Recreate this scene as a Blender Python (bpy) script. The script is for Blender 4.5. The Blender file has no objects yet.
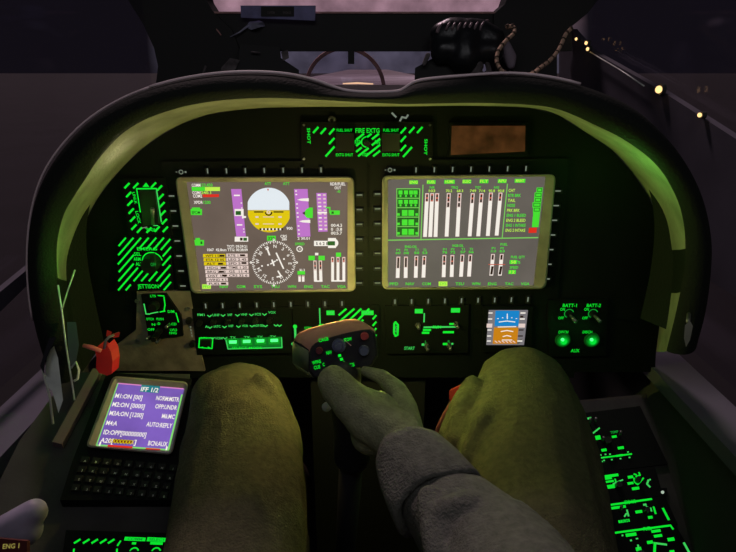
import bpy, math, random
from mathutils import Vector, Matrix, noise
random.seed(7)
SC = bpy.context.scene
COL = SC.collection
V = Vector

# ------------------------------------------------------------------ camera
CAM_F = 578.0
PITCH = math.radians(20)
CP = V((0, 0, 1.0))
cam = bpy.data.cameras.new('camera')
cam.sensor_width = 36.0
cam.lens = CAM_F / 736 * 36.0
cam.clip_start = 0.01
cam.clip_end = 2000
co = bpy.data.objects.new('camera', cam)
co.location = CP
co.rotation_euler = (math.radians(90) - PITCH, 0, 0)
COL.objects.link(co)
SC.camera = co
CF = V((0, math.cos(PITCH), -math.sin(PITCH)))
CU = V((0, math.sin(PITCH), math.cos(PITCH)))
CR = V((1, 0, 0))


def ray(x, y):
    return CF + CR * ((x - 368) / CAM_F) + CU * ((276 - y) / CAM_F)


def W(x, y, d):
    """a place seen at (x, y), d metres ahead of the viewer"""
    return CP + ray(x, y) * d


def lin(c):
    c = c / 255.0
    return c / 12.92 if c <= 0.04045 else ((c + 0.055) / 1.055) ** 2.4


def rgb(r, g, b):
    return (lin(r), lin(g), lin(b), 1)


# ------------------------------------------------------------------ sky
SC.view_settings.view_transform = 'Standard'
SC.view_settings.look = 'None'
SC.view_settings.gamma = 1
SC.view_settings.exposure = 0
world = bpy.data.worlds.new('night_sky')
SC.world = world
world.use_nodes = True
wn = world.node_tree
wn.nodes.clear()
wo = wn.nodes.new('ShaderNodeOutputWorld')
wb = wn.nodes.new('ShaderNodeBackground')
tc = wn.nodes.new('ShaderNodeTexCoord')
sep = wn.nodes.new('ShaderNodeSeparateXYZ')
wn.links.new(tc.outputs['Generated'], sep.inputs[0])
el = wn.nodes.new('ShaderNodeMapRange')      # glow above the airfield, straight ahead
el.inputs['From Min'].default_value = 0.0
el.inputs['From Max'].default_value = 0.085
wn.links.new(sep.outputs['Z'], el.inputs['Value'])
cr = wn.nodes.new('ShaderNodeValToRGB')
cr.color_ramp.elements[0].color = rgb(74, 70, 84)
cr.color_ramp.elements[1].color = rgb(150, 118, 128)
e = cr.color_ramp.elements.new(0.3); e.color = rgb(82, 78, 94)
wn.links.new(el.outputs[0], cr.inputs[0])
wnz = wn.nodes.new('ShaderNodeTexNoise')
wnz.inputs['Scale'].default_value = 26
wnz.inputs['Detail'].default_value = 6
wn.links.new(tc.outputs['Generated'], wnz.inputs['Vector'])
nr = wn.nodes.new('ShaderNodeMapRange')
nr.inputs['From Min'].default_value = 0.3; nr.inputs['From Max'].default_value = 0.7
nr.inputs['To Min'].default_value = 0.55; nr.inputs['To Max'].default_value = 1.35
wn.links.new(wnz.outputs[0], nr.inputs['Value'])
mul = wn.nodes.new('ShaderNodeVectorMath'); mul.operation = 'SCALE'
wn.links.new(cr.outputs[0], mul.inputs[0]); wn.links.new(nr.outputs[0], mul.inputs['Scale'])
fr = wn.nodes.new('ShaderNodeMapRange')
fr.inputs['From Min'].default_value = 0.942
fr.inputs['From Max'].default_value = 0.962
wn.links.new(sep.outputs['Y'], fr.inputs['Value'])
wm = wn.nodes.new('ShaderNodeMix'); wm.data_type = 'RGBA'
wm.inputs['A'].default_value = rgb(18, 15, 21)
wn.links.new(fr.outputs[0], wm.inputs['Factor'])
wn.links.new(mul.outputs[0], wm.inputs['B'])
wn.links.new(wm.outputs['Result'], wb.inputs[0])
wn.links.new(wb.outputs[0], wo.inputs[0])


def point_lamp(name, loc, col, power, radius=0.0, group=None):
    l = bpy.data.lights.new(name, 'POINT')
    l.color = col; l.energy = power; l.shadow_soft_size = radius
    o = bpy.data.objects.new(name, l)
    o.location = loc
    COL.objects.link(o)
    return o


def area_lamp(name, loc, target, col, power, size):
    l = bpy.data.lights.new(name, 'AREA')
    l.color = col; l.energy = power; l.size = size
    o = bpy.data.objects.new(name, l)
    o.location = loc
    o.rotation_euler = (V(target) - V(loc)).to_track_quat('-Z', 'Y').to_euler()
    COL.objects.link(o)
    return o


# unseen point lamps, added before the panel to stand in for screen light
point_lamp('panel_flood', W(322, 300, 0.655), (1.0, 0.76, 0.20), 0.78)
point_lamp('panel_flood', W(408, 312, 0.665), (0.72, 1.0, 0.16), 0.44)
point_lamp('panel_flood', W(452, 240, 0.53), (0.80, 1.0, 0.22), 0.12)
point_lamp('panel_flood', W(268, 235, 0.60), (1.0, 0.85, 0.55), 0.06)
point_lamp('panel_flood', W(88, 276, 0.655), (0.12, 1.0, 0.05), 0.06)
point_lamp('panel_flood', W(130, 165, 0.655), (1.0, 0.90, 0.52), 0.022)
point_lamp('panel_flood', W(620, 190, 0.65), (0.22, 1.0, 0.12), 0.07)
# apron floodlight ahead of the nose, and the airfield glow falling over the canopy from the front
area_lamp('apron_flood', (30, 150, 30), (0, 160, -1.5), (1.0, 0.80, 0.92), 6000, 4.0)
sl = bpy.data.lights.new('airfield_glow', 'SUN'); sl.energy = 1.15; sl.angle = math.radians(6); sl.color = (1.0, 0.72, 0.76)
so_ = bpy.data.objects.new('airfield_glow', sl); so_.rotation_euler = V((.25, -.8, -1.1)).to_track_quat('-Z', 'Y').to_euler(); COL.objects.link(so_)
area_lamp('cabin_dome_light', (0.32, -0.35, 1.75), (0, 0.75, 0.6), (0.97, 0.95, 1.0), 1.0, 0.5)  # unseen soft fills, added behind the viewer to lift the dark surfaces
area_lamp('cabin_dome_light', (-0.32, -0.35, 1.75), (0, 0.75, 0.6), (0.97, 0.95, 1.0), 1.0, 0.5)


# ------------------------------------------------------------------ materials
MATS = {}


def mat(name, col, rough=0.7, metal=0.0, spec=0.3, bump=0.0, bscale=200.0, vary=0.0, vscale=30.0, coat=0.0):
    if name in MATS: return MATS[name]
    m = bpy.data.materials.new(name); m.use_nodes = True
    nt = m.node_tree; b = nt.nodes['Principled BSDF']
    b.inputs['Base Color'].default_value = col
    b.inputs['Roughness'].default_value = rough
    b.inputs['Metallic'].default_value = metal
    b.inputs['Specular IOR Level'].default_value = spec
    b.inputs['Coat Weight'].default_value = coat
    t = nt.nodes.new('ShaderNodeTexCoord')
    if bump:
        n = nt.nodes.new('ShaderNodeTexNoise'); n.inputs['Scale'].default_value = bscale; n.inputs['Detail'].default_value = 4
        nt.links.new(t.outputs['Object'], n.inputs['Vector'])
        bp = nt.nodes.new('ShaderNodeBump'); bp.inputs['Strength'].default_value = bump; bp.inputs['Distance'].default_value = 0.002
        nt.links.new(n.outputs[0], bp.inputs['Height']); nt.links.new(bp.outputs[0], b.inputs['Normal'])
    if vary:
        n = nt.nodes.new('ShaderNodeTexNoise'); n.inputs['Scale'].default_value = vscale; n.inputs['Detail'].default_value = 5
        nt.links.new(t.outputs['Object'], n.inputs['Vector'])
        r = nt.nodes.new('ShaderNodeMapRange'); r.inputs['From Min'].default_value = 0.3; r.inputs['From Max'].default_value = 0.7
        r.inputs['To Min'].default_value = 1 - vary; r.inputs['To Max'].default_value = 1 + vary
        nt.links.new(n.outputs[0], r.inputs['Value'])
        s = nt.nodes.new('ShaderNodeVectorMath'); s.operation = 'SCALE'
        s.inputs[0].default_value = col[:3]
        nt.links.new(r.outputs[0], s.inputs['Scale']); nt.links.new(s.outputs[0], b.inputs['Base Color'])
    MATS[name] = m
    return m


def glow(name, col, strength=1.0, vary=0.0, vscale=60.0):
    if name in MATS: return MATS[name]
    m = bpy.data.materials.new(name); m.use_nodes = True
    nt = m.node_tree; b = nt.nodes['Principled BSDF']
    b.inputs['Base Color'].default_value = (0.01, 0.01, 0.01, 1)
    b.inputs['Roughness'].default_value = 0.6
    b.inputs['Specular IOR Level'].default_value = 0.05
    b.inputs['Emission Color'].default_value = col
    b.inputs['Emission Strength'].default_value = strength
    if vary:
        t = nt.nodes.new('ShaderNodeTexCoord')
        n = nt.nodes.new('ShaderNodeTexNoise'); n.inputs['Scale'].default_value = vscale; n.inputs['Detail'].default_value = 4
        nt.links.new(t.outputs['Object'], n.inputs['Vector'])
        r = nt.nodes.new('ShaderNodeMapRange'); r.inputs['From Min'].default_value = 0.3; r.inputs['From Max'].default_value = 0.7
        r.inputs['To Min'].default_value = strength * (1 - vary); r.inputs['To Max'].default_value = strength * (1 + vary)
        nt.links.new(n.outputs[0], r.inputs['Value'])
        nt.links.new(r.outputs[0], b.inputs['Emission Strength'])
    MATS[name] = m
    return m


CONS = mat('console_dark_plastic', (0.050, 0.050, 0.049, 1), 0.9, spec=0.1, bump=0.2, vary=0.15)
BLACK = mat('matte_black_panel', (0.0045, 0.006, 0.006, 1), 0.75, spec=0.12, bump=0.2, vary=0.2)
UNIT = mat('unit_face_black', (0.0045, 0.0058, 0.0058, 1), 0.6, spec=0.12, bump=0.15)
STRUT = mat('frame_black', (0.070, 0.072, 0.070, 1), 0.85, spec=0.08)
RIMM = mat('hood_leather', (0.013, 0.016, 0.014, 1), 0.7, spec=0.12, bump=0.5, bscale=350)
EDGE_HL = mat('hood_edge_piping', (0.92, 0.76, 0.80, 1), 0.35, spec=0.7)  # pale pink strip added to carry the highlight on the hood edge
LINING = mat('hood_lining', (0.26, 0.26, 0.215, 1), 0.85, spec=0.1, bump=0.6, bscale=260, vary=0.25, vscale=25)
BEZEL = mat('bezel_coated_metal', (0.26, 0.23, 0.19, 1), 0.5, spec=0.35, bump=0.2, vary=0.25)
KEY = mat('bezel_key_rubber', (0.012, 0.014, 0.013, 1), 0.6, spec=0.2)
BROWN = mat('side_panel_greybrown', (0.19, 0.145, 0.125, 1), 0.7, spec=0.2, bump=0.3, vary=0.35, vscale=40)
KNOB = mat('knob_black', (0.010, 0.010, 0.010, 1), 0.4, spec=0.4)
SCREW = mat('screw_steel', (0.25, 0.25, 0.25, 1), 0.4, metal=0.8)
CLOTH = mat('flight_suit_cloth', (0.082, 0.078, 0.046, 1), 0.95, spec=0.05, bump=0.8, bscale=500, vary=0.2, vscale=160)
SLEEVE = mat('jacket_cloth', (0.105, 0.108, 0.095, 1), 0.95, spec=0.05, bump=0.8, bscale=450, vary=0.2, vscale=160)
GLOVE = mat('glove_cloth', (0.24, 0.25, 0.15, 1), 0.9, spec=0.08, bump=0.7, bscale=500, vary=0.2, vscale=120)
SKIN = mat('skin', (0.45, 0.28, 0.20, 1), 0.6)
HAIR = mat('hair_brown', (0.03, 0.02, 0.015, 1), 0.8, bump=0.8, bscale=120)
BOOT = mat('boot_leather', (0.05, 0.035, 0.02, 1), 0.7)
RED = mat('red_enamel', (0.70, 0.02, 0.025, 1), 0.45, spec=0.4, vary=0.15)
REDTAB = mat('red_webbing', (0.28, 0.02, 0.02, 1), 0.8, bump=0.5)
PALEPINK = mat('worn_pink_metal', (0.80, 0.45, 0.42, 1), 0.5, spec=0.5, vary=0.3)
BLUE = mat('slate_blue_plate', (0.34, 0.34, 0.62, 1), 0.6, vary=0.3)
FOIL = mat('crumpled_foil', (0.6, 0.62, 0.78, 1), 0.35, metal=0.3, bump=0.5, bscale=80)
LEATHER = mat('headrest_leather', (0.022, 0.026, 0.027, 1), 0.34, spec=0.6, bump=0.6, bscale=60)
GREYB = mat('grey_fabric', (0.20, 0.18, 0.18, 1), 0.85, vary=0.5, vscale=50)
CORD = mat('tan_cord', (0.75, 0.52, 0.36, 1), 0.8)
CORDD = mat('dark_cord_fleck', (0.10, 0.07, 0.05, 1), 0.8)
BLADE = mat('pale_metal', (0.70, 0.76, 0.72, 1), 0.4, metal=0.1, vary=0.4, vscale=25)
PINKTRIM = mat('console_edge_trim', (0.16, 0.12, 0.13, 1), 0.7)
TAN = mat('grip_head_tan', (0.40, 0.21, 0.15, 1), 0.65, bump=0.3)
GRIPB = mat('grip_black', (0.018, 0.018, 0.024, 1), 0.5, spec=0.3)
HATB = mat('hat_switch_blue_grey', (0.10, 0.11, 0.20, 1), 0.45)
DIMRED = mat('dull_red_button', (0.42, 0.06, 0.07, 1), 0.5)
SILLM = mat('canopy_rail_paint', (0.10, 0.095, 0.125, 1), 0.6, vary=0.2, vscale=8)
TARMAC = mat('tarmac', (0.014, 0.0125, 0.016, 1), 0.9, bump=0.3, bscale=4, vary=0.3, vscale=0.5)
G = glow('legend_green', rgb(8, 226, 46), 1.0)
GD = glow('legend_green_dim', rgb(10, 150, 45), 0.9)
GB = glow('lamp_green', (0.06, 1.0, 0.16, 1), 2.2)
GH = glow('lamp_green_halo', (0.0, 0.15, 0.016, 1), 1.0)
GM = glow('legend_mint', rgb(62, 214, 92), 0.9)
TICK = mat('tick_paint', (0.5, 0.52, 0.47, 1), 0.6)
TICKG = glow('tick_backlit', rgb(120, 130, 116), 0.9)
S_BG1 = glow('screen_ground_warm', rgb(104, 90, 82), 1.0, 0.10, 20)
S_BG2 = glow('screen_ground_grey', rgb(98, 92, 86), 1.0, 0.10, 20)
S_W = glow('screen_white', rgb(244, 238, 228), 1.0)
S_WP = glow('screen_pinkish_white', rgb(226, 204, 196), 1.0)
S_G = glow('screen_green', rgb(70, 222, 50), 1.0)
S_GL = glow('screen_line_green', rgb(120, 200, 90), 1.0)
S_GD = glow('screen_dark_green', rgb(30, 90, 30), 1.0)
S_LIME = glow('screen_lime', rgb(190, 240, 80), 1.0)
S_R = glow('screen_red', rgb(220, 44, 30), 1.0)
S_RD = glow('screen_dull_red', rgb(190, 90, 70), 1.0)
S_P = glow('screen_purple', rgb(188, 112, 200), 1.0)
S_Y = glow('screen_yellow', rgb(222, 196, 10), 1.0)
S_K = glow('screen_black', rgb(40, 22, 14), 1.0)
S_SKY = glow('screen_pale_sky', rgb(226, 234, 240), 1.0)
S_BLUE = glow('standby_blue', rgb(20, 130, 200), 1.0)
S_OR = glow('standby_orange', rgb(200, 128, 20), 1.0)
S_GREY = glow('standby_grey', rgb(120, 116, 120), 1.0)
CDU_BG = glow('keyboard_screen_violet', rgb(118, 88, 176), 1.0, 0.22, 18)
CDU_T = glow('keyboard_screen_teal', rgb(30, 120, 130), 1.0)
CDU_PK = glow('keyboard_screen_edge_pink', rgb(214, 130, 190), 1.0)
CDU_G = glow('keyboard_screen_edge_green', rgb(130, 214, 110), 1.0)
AMBERD = glow('placard_amber', rgb(62, 35, 15), 1.0, 0.6, 55)
WARM = glow('warm_lamp', (1.0, 0.62, 0.25, 1), 1.6)
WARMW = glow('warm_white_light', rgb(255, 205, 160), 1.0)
ENGM = glow('faint_amber_legend', rgb(150, 140, 70), 0.8)


# ------------------------------------------------------------------ mesh builder
_tc = {}


def text_mesh(s):
    if s in _tc: return _tc[s]
    c = bpy.data.curves.new('t', 'FONT'); c.body = s; c.size = 1.0; c.resolution_u = 2
    c.offset = 0.018
    o = bpy.data.objects.new('t', c)
    m = o.to_mesh()
    vs = [(v.co.x, v.co.y) for v in m.vertices]
    fs = [tuple(p.vertices) for p in m.polygons]
    o.to_mesh_clear(); bpy.data.objects.remove(o); bpy.data.curves.remove(c)
    _tc[s] = (vs, fs)
    return _tc[s]


class MB:
    def __init__(self):
        self.v = []; self.f = []; self.m = []; self.mats = []; self.s = []

    def mi(self, m):
        if m not in self.mats: self.mats.append(m)
        return self.mats.index(m)

    def add(self, vs, fs, m, smooth=False):
        b = len(self.v); k = self.mi(m)
        self.v += [V(p) for p in vs]
        for f in fs:
            self.f.append([b + i for i in f]); self.m.append(k); self.s.append(smooth)

    def poly(self, pts, m):
        self.add(pts, [list(range(len(pts)))], m)

    def prism(self, a, b, m, smooth=False):
        n = len(a)
        fs = [list(range(n)), list(range(2 * n - 1, n - 1, -1))]
        fs += [[i, i + n, (i + 1) % n + n, (i + 1) % n] for i in range(n)]
        self.add(list(a) + list(b), fs, m, smooth)

    def box(self, c, ax, ay, az, m):
        """centre c, half vectors"""
        c, ax, ay, az = V(c), V(ax), V(ay), V(az)
        lo = [c - ax - ay - az, c + ax - ay - az, c + ax + ay - az, c - ax + ay - az]
        hi = [p + 2 * az for p in lo]
        self.prism(hi, lo, m)

    def tube(self, pts, r, m, seg=8, closed=False, caps=True):
        pts = [V(p) for p in pts]; n = len(pts)
        rr = r if isinstance(r, (list, tuple)) else [r] * n
        rings = []; up = None
        for i, p in enumerate(pts):
            if closed: d = pts[(i + 1) % n] - pts[i - 1]
            else: d = pts[min(i + 1, n - 1)] - pts[max(i - 1, 0)]
            d.normalize()
            if up is None: up = V((0, 0, 1)) if abs(d.z) < .9 else V((1, 0, 0))
            x = up.cross(d).normalized(); y = d.cross(x).normalized(); up = y
            rings.append([p + (x * math.cos(2 * math.pi * k / seg) + y * math.sin(2 * math.pi * k / seg)) * rr[i] for k in range(seg)])
        vs = [q for g in rings for q in g]; fs = []
        for i in range(n if closed else n - 1):
            j = (i + 1) % n
            for k in range(seg):
                fs.append([i * seg + k, i * seg + (k + 1) % seg, j * seg + (k + 1) % seg, j * seg + k])
        if caps and not closed:
            fs.append(list(range(seg - 1, -1, -1))); fs.append([(n - 1) * seg + k for k in range(seg)])
        self.add(vs, fs, m, True)

    def ball(self, c, r, m, seg=12, rings=8, sc=(1, 1, 1)):
        c = V(c); vs = []; fs = []
        for i in range(rings + 1):
            t = math.pi * i / rings
            for k in range(seg):
                a = 2 * math.pi * k / seg
                vs.append(c + V((math.sin(t) * math.cos(a) * sc[0], math.sin(t) * math.sin(a) * sc[1], math.cos(t) * sc[2])) * r)
        for i in range(rings):
            for k in range(seg):
                fs.append([i * seg + k, (i + 1) * seg + k, (i + 1) * seg + (k + 1) % seg, i * seg + (k + 1) % seg])
        self.add(vs, fs, m, True)

    def disc(self, c, u, v, r0, r1, h, n, m, seg=16):
        """truncated cone on a surface: base radius r0, top r1, height h along n"""
        c, u, v, n = V(c), V(u), V(v), V(n)
        a = [c + n * h + (u * math.cos(2 * math.pi * k / seg) + v * math.sin(2 * math.pi * k / seg)) * r1 for k in range(seg)]
        b = [c + (u * math.cos(2 * math.pi * k / seg) + v * math.sin(2 * math.pi * k / seg)) * r0 for k in range(seg)]
        self.prism(a, b, m)


def finish(name, mesh, parent=None, mats=None):
    o = bpy.data.objects.new(name, mesh)
    COL.objects.link(o)
    if parent is not None: o.parent = parent
    return o


def origin_of(o):
    p = V((0, 0, 0))
    while o is not None:
        p = p + o.location; o = o.parent
    return p


def obj(name, mb, parent=None, base=None):
    """link a builder as ONE mesh object; vertices are given in world metres"""
    if base is None:
        if parent is None:
            xs = [v.x for v in mb.v]; ys = [v.y for v in mb.v]; zs = [v.z for v in mb.v]
            base = V(((min(xs) + max(xs)) / 2, (min(ys) + max(ys)) / 2, min(zs)))
        else: base = V((0, 0, 0))
    off = base if parent is None else origin_of(parent)
    me = bpy.data.meshes.new(name)
    me.from_pydata([v - off for v in mb.v], [], mb.f)
    for m in mb.mats: me.materials.append(m)
    for p, k, s in zip(me.polygons, mb.m, mb.s):
        p.material_index = k; p.use_smooth = s
    me.update()
    o = bpy.data.objects.new(name, me)
    COL.objects.link(o)
    if parent is None: o.location = base
    else: o.parent = parent
    return o


def tag(o, label, cat, group=None):
    o['label'] = label; o['category'] = cat
    if group: o['group'] = group
    return o


def thing(name, loc, label, cat, group=None):
    o = bpy.data.objects.new(name, None); o.empty_display_size = .02
    o.location = loc; COL.objects.link(o)
    return tag(o, label, cat, group)


def struct(name, mb):
    o = obj(name, mb); o['kind'] = 'structure'; return o


class Frame:
    """a flat face in the cockpit: origin, right, up, outward normal"""
    def __init__(self, o, u, v):
        self.o, self.u, self.v = V(o), V(u).normalized(), V(v).normalized()
        self.n = self.u.cross(self.v).normalized()

    def at(self, x, y, off=0.0):
        d = ray(x, y)
        t = (self.o + self.n * off - CP).dot(self.n) / d.dot(self.n)
        return CP + d * t

    def mpp(self, x, y):
        return (self.at(x, y) - CP).dot(CF) / CAM_F

    def quad(self, mb, pts, m, off, th=0.0):
        a = [self.at(x, y, off) for x, y in pts]
        if (a[1] - a[0]).cross(a[2] - a[1]).dot(self.n) < 0: a.reverse()
        if th: mb.prism(a, [p - self.n * th for p in a], m)
        else: mb.poly(a, m)

    def rect(self, mb, x, y, w, h, m, off, th=0.0):
        """box centred at the point seen at (x, y), w/h counted in photo pixels"""
        c = self.at(x, y, off); s = self.mpp(x, y)
        ux, vy = self.u * (w * s / 2), self.v * (h * s / 2)
        a = [c - ux - vy, c + ux - vy, c + ux + vy, c - ux + vy]
        if th: mb.prism(a, [p - self.n * th for p in a], m)
        else: mb.poly(a, m)

    def line(self, mb, pts, w, m, off, closed=False):
        P = [self.at(x, y, off) for x, y in pts]
        if closed: P = P + [P[0]]
        for a, b in zip(P, P[1:]):
            s = self.mpp(*pts[0]) * w / 2
            d = (b - a).normalized(); q = self.n.cross(d) * s; e2 = d * s * .5
            mb.poly([a - q - e2, b - q + e2, b + q + e2, a + q - e2], m)

    def text(self, mb, s, x, y, h, m, off, w=None, rot=0.0, align='c'):
        """text whose capitals are h photo pixels high, optionally fitted to w pixels"""
        vs, fs = text_mesh(s)
        if not vs: return
        x0 = min(p[0] for p in vs); x1 = max(p[0] for p in vs)
        k = self.mpp(x, y); sy = h * k / 0.70; sx = sy
        if w: sx = w * k / max(x1 - x0, 1e-6)
        cx = (x0 + x1) / 2 if align == 'c' else x0
        c = self.at(x, y, off); ca, sa = math.cos(rot), math.sin(rot)
        out = []
        for px, py in vs:
            a = (px - cx) * sx; b = (py - .35) * sy
            out.append(c + self.u * (a * ca - b * sa) + self.v * (a * sa + b * ca))
        mb.add(out, fs, m)

    def knob(self, mb, x, y, r, h, m, off=0.0, top=.85, seg=16):
        c = self.at(x, y, off); s = self.mpp(x, y) * r
        mb.disc(c, self.u, self.v, s, s * top, h, self.n, m, seg)

    def ring(self, mb, x, y, r, w, m, off, a0=0, a1=360, seg=28, asp=1.0):
        c = self.at(x, y, off); s = self.mpp(x, y); n = max(3, int(seg * (a1 - a0) / 360))
        vs = []; fs = []
        for i in range(n + 1):
            a = math.radians(a0 + (a1 - a0) * i / n)
            d = self.u * math.cos(a) + self.v * math.sin(a) * asp
            vs += [c + d * s * (r - w / 2), c + d * s * (r + w / 2)]
        for i in range(n): fs.append([2 * i, 2 * i + 1, 2 * i + 3, 2 * i + 2])
        mb.add(vs, fs, m)


def hatch(fr, mb, box, m, off, holes=(), pitch=6.5, w=1.7, slope=1.0, shear=0.0):
    """diagonal warning stripes inside box (x0,y0,x1,y1) leaving the holes bare"""
    x0, y0, x1, y1 = box
    c = x0 + y0 * slope
    t = x0 - (y1 - y0) / slope
    while t < x1 + (y1 - y0):
        seg = []
        n = 40
        for i in range(n + 1):
            yy = y1 - (y1 - y0) * i / n
            xx = t + (y1 - yy) / slope
            ok = x0 <= xx <= x1 and not any(h[0] <= xx <= h[2] and h[1] <= yy <= h[3] for h in holes)
            if ok: seg.append((xx + shear * (yy - y0), yy))
            if (not ok or i == n) and seg:
                if len(seg) > 3: fr.line(mb, [seg[0], seg[-1]], w, m, off)
                seg = []
        t += pitch


def smooth_path(pts, n=6, closed=False):
    P = [V(p) for p in pts]; out = []
    N = len(P)
    for i in range(N if closed else N - 1):
        p0 = P[i - 1] if (i > 0 or closed) else P[0]
        p1 = P[i]; p2 = P[(i + 1) % N]
        p3 = P[(i + 2) % N] if (i + 2 < N or closed) else P[-1]
        for k in range(n):
            t = k / n
            out.append(0.5 * ((2 * p1) + (p2 - p0) * t + (2 * p0 - 5 * p1 + 4 * p2 - p3) * t * t + (3 * p1 - p0 - 3 * p2 + p3) * t ** 3))
    if not closed: out.append(P[-1])
    return out


def blob(name, chains, m, parent=None, voxel=.004, smooth=6, disp=0.0, dscale=12.0, base=None, flat=None):
    """one continuous skin grown round chains of (point, radius)"""
    mb = MB()
    for ch in chains:
        for (p, r) in ch: mb.ball(p, r, m, 14, 9)
        for (p, r), (q, s) in zip(ch, ch[1:]):
            p, q = V(p), V(q); L = (q - p).length
            if L < 1e-5: continue
            k = max(2, int(L / .01) if L < .05 else 3)
            mb.tube([p + (q - p) * (i / k) for i in range(k + 1)], [r + (s - r) * i / k for i in range(k + 1)], m, 14)
    o = obj(name, mb, parent, base)
    rm = o.modifiers.new('remesh', 'REMESH'); rm.mode = 'VOXEL'; rm.voxel_size = voxel; rm.use_smooth_shade = True
    sm = o.modifiers.new('smooth', 'SMOOTH'); sm.iterations = smooth; sm.factor = .6
    dg = bpy.context.evaluated_depsgraph_get()
    me = bpy.data.meshes.new_from_object(o.evaluated_get(dg))
    o.modifiers.clear(); o.data = me
    if not me.materials: me.materials.append(m)
    if disp:
        me.update()
        nn = [v.normal.copy() for v in me.vertices]
        for v, nv in zip(me.vertices, nn):
            p = v.co
            q = V((p.x * 1.0, p.y * .55, p.z * .8)) * dscale
            d = noise.fractal(q, .8, 2.2, 4)
            rdg = 1 - abs(noise.noise(q * .8 + V((3, 1, 7)))) * 2
            v.co += nv * disp * (d * .7 + rdg * .5)
    for p in me.polygons: p.use_smooth = True
    me.update()
    return o


# ================================================================== PLACE
PN = Frame(W(368, 233, .76), (1, 0, 0), (0, -math.sin(math.radians(2)), math.cos(math.radians(2))))

# ------------------------------------------------------------------ structure
mb = MB(); mb.box((0, 60, -1.9), (160, 0, 0), (0, 180, 0), (0, 0, .05), TARMAC)
o = struct('ground', mb)
mb = MB(); mb.box((0, 262, -1.84), (15, 0, 0), (0, 200, 0), (0, 0, .01), mat('apron_concrete', (.42, .37, .40, 1), .9, vary=.3, vscale=.1)); struct('ground', mb)  # pale strip puts the floodlit look of the ground into its colour
mb = MB(); mb.box((0, .5, -.02), (.46, 0, 0), (0, 1.1, 0), (0, 0, .02), STRUT)
struct('floor', mb)
SX = .43
for s, nm in ((-1, 'wall_left'), (1, 'wall_right')):
    mb = MB(); mb.box((s * (SX + .02), .45, .285), (.02, 0, 0), (0, 1.05, 0), (0, 0, .285), STRUT)
    mb.box((s * (SX + .01), .45, .58), (.03, 0, 0), (0, 1.05, 0), (0, 0, .01), SILLM)
    struct(nm, mb)
mb = MB(); mb.box((0, 1.52, .43), (.45, 0, 0), (0, .02, 0), (0, 0, .43), STRUT); struct('wall_front', mb)
mb = MB(); mb.box((0, -.62, .5), (.45, 0, 0), (0, .02, 0), (0, 0, .5), STRUT); struct('wall_back', mb)


def glassmat():
    m = bpy.data.materials.new('canopy_glass'); m.use_nodes = True
    nt = m.node_tree; nt.nodes.clear()
    o = nt.nodes.new('ShaderNodeOutputMaterial'); mx = nt.nodes.new('ShaderNodeMixShader')
    t = nt.nodes.new('ShaderNodeBsdfTransparent'); t.inputs[0].default_value = (.96, .95, .98, 1)
    g = nt.nodes.new('ShaderNodeBsdfGlossy'); g.inputs['Roughness'].default_value = .08; g.inputs['Color'].default_value = (.8, .75, .9, 1)
    tcn = nt.nodes.new('ShaderNodeTexCoord'); n = nt.nodes.new('ShaderNodeTexNoise'); n.inputs['Scale'].default_value = 3; n.inputs['Detail'].default_value = 6
    r = nt.nodes.new('ShaderNodeMapRange'); r.inputs['From Min'].default_value = .35; r.inputs['From Max'].default_value = .7
    r.inputs['To Min'].default_value = .02; r.inputs['To Max'].default_value = .07
    nt.links.new(tcn.outputs['Object'], n.inputs['Vector']); nt.links.new(n.outputs[0], r.inputs['Value'])
    nt.links.new(r.outputs[0], mx.inputs[0]); nt.links.new(t.outputs[0], mx.inputs[1]); nt.links.new(g.outputs[0], mx.inputs[2])
    nt.links.new(mx.outputs[0], o.inputs[0])
    return m


GLASS = glassmat()
for i, s in enumerate((-1, 1)):
    mb = MB(); mb.box((s * .50, .4, 1.04), (.003, 0, 0), (0, 1.0, 0), (0, 0, .45), GLASS)
    struct('window_%d' % (i + 1), mb)
FW = Frame((0, 1.42, 1), (1, 0, 0), (0, 0, 1))     # plane of the front bow frame


def plate(mb, fr, pts, m, off, th): fr.quad(mb, pts, m, off, th)


# front bow: black frame members round the windshield panes
mb = MB()
FW.quad(mb, [(165, 13), (572, 13), (572, 51), (165, 51)], STRUT, 0, .05)
struct('trim_1', mb)
mb = MB()
FW.quad(mb, [(100, -40), (128, 0), (143, 24), (154, 48), (158, 66), (155, 92), (150, 130), (236, 130), (240, 51), (232, 30), (214, 13), (206, 0), (196, -40)], STRUT, .01, .07)
struct('trim_2', mb)
mb = MB()
FW.quad(mb, [(520, -40), (505, 4), (494, 14), (492, 51), (505, 130), (566, 130), (557, 82), (557, 46), (571, 27), (588, 13), (598, 0), (612, -40)], STRUT, .01, .07)
struct('trim_3', mb)
mb = MB(); FW.quad(mb, [(190, -60), (520, -60), (505, 13), (205, 13)], GLASS, -.03, .006); struct('window_3', mb)
mb = MB(); FW.quad(mb, [(232, 51), (500, 51), (505, 130), (236, 130)], GLASS, -.03, .006); struct('window_4', mb)
# lower edge ledge of the upper pane, catching the apron light
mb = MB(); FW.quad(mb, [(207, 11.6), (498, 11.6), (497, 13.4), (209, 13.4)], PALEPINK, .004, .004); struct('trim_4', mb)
# side canopy rails
SR = Frame((.475, 0, 1), (0, -1, 0), (0, 0, 1))
mb = MB()
SR.quad(mb, [(559, 46), (572, 29), (590, 50), (660, 90), (736, 139), (2000, 916), (2000, 1750), (790, 330), (660, 250), (559, 130)], SILLM, 0, .012)
struct('trim_5', mb)
SL = Frame((-.475, 0, 1), (0, 1, 0), (0, 0, 1))
mb = MB()
SL.quad(mb, [(-40, 315), (0, 292), (45, 255), (45, 268), (0, 312), (-40, 345)], SILLM, 0, .01)
struct('trim_6', mb)
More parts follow.
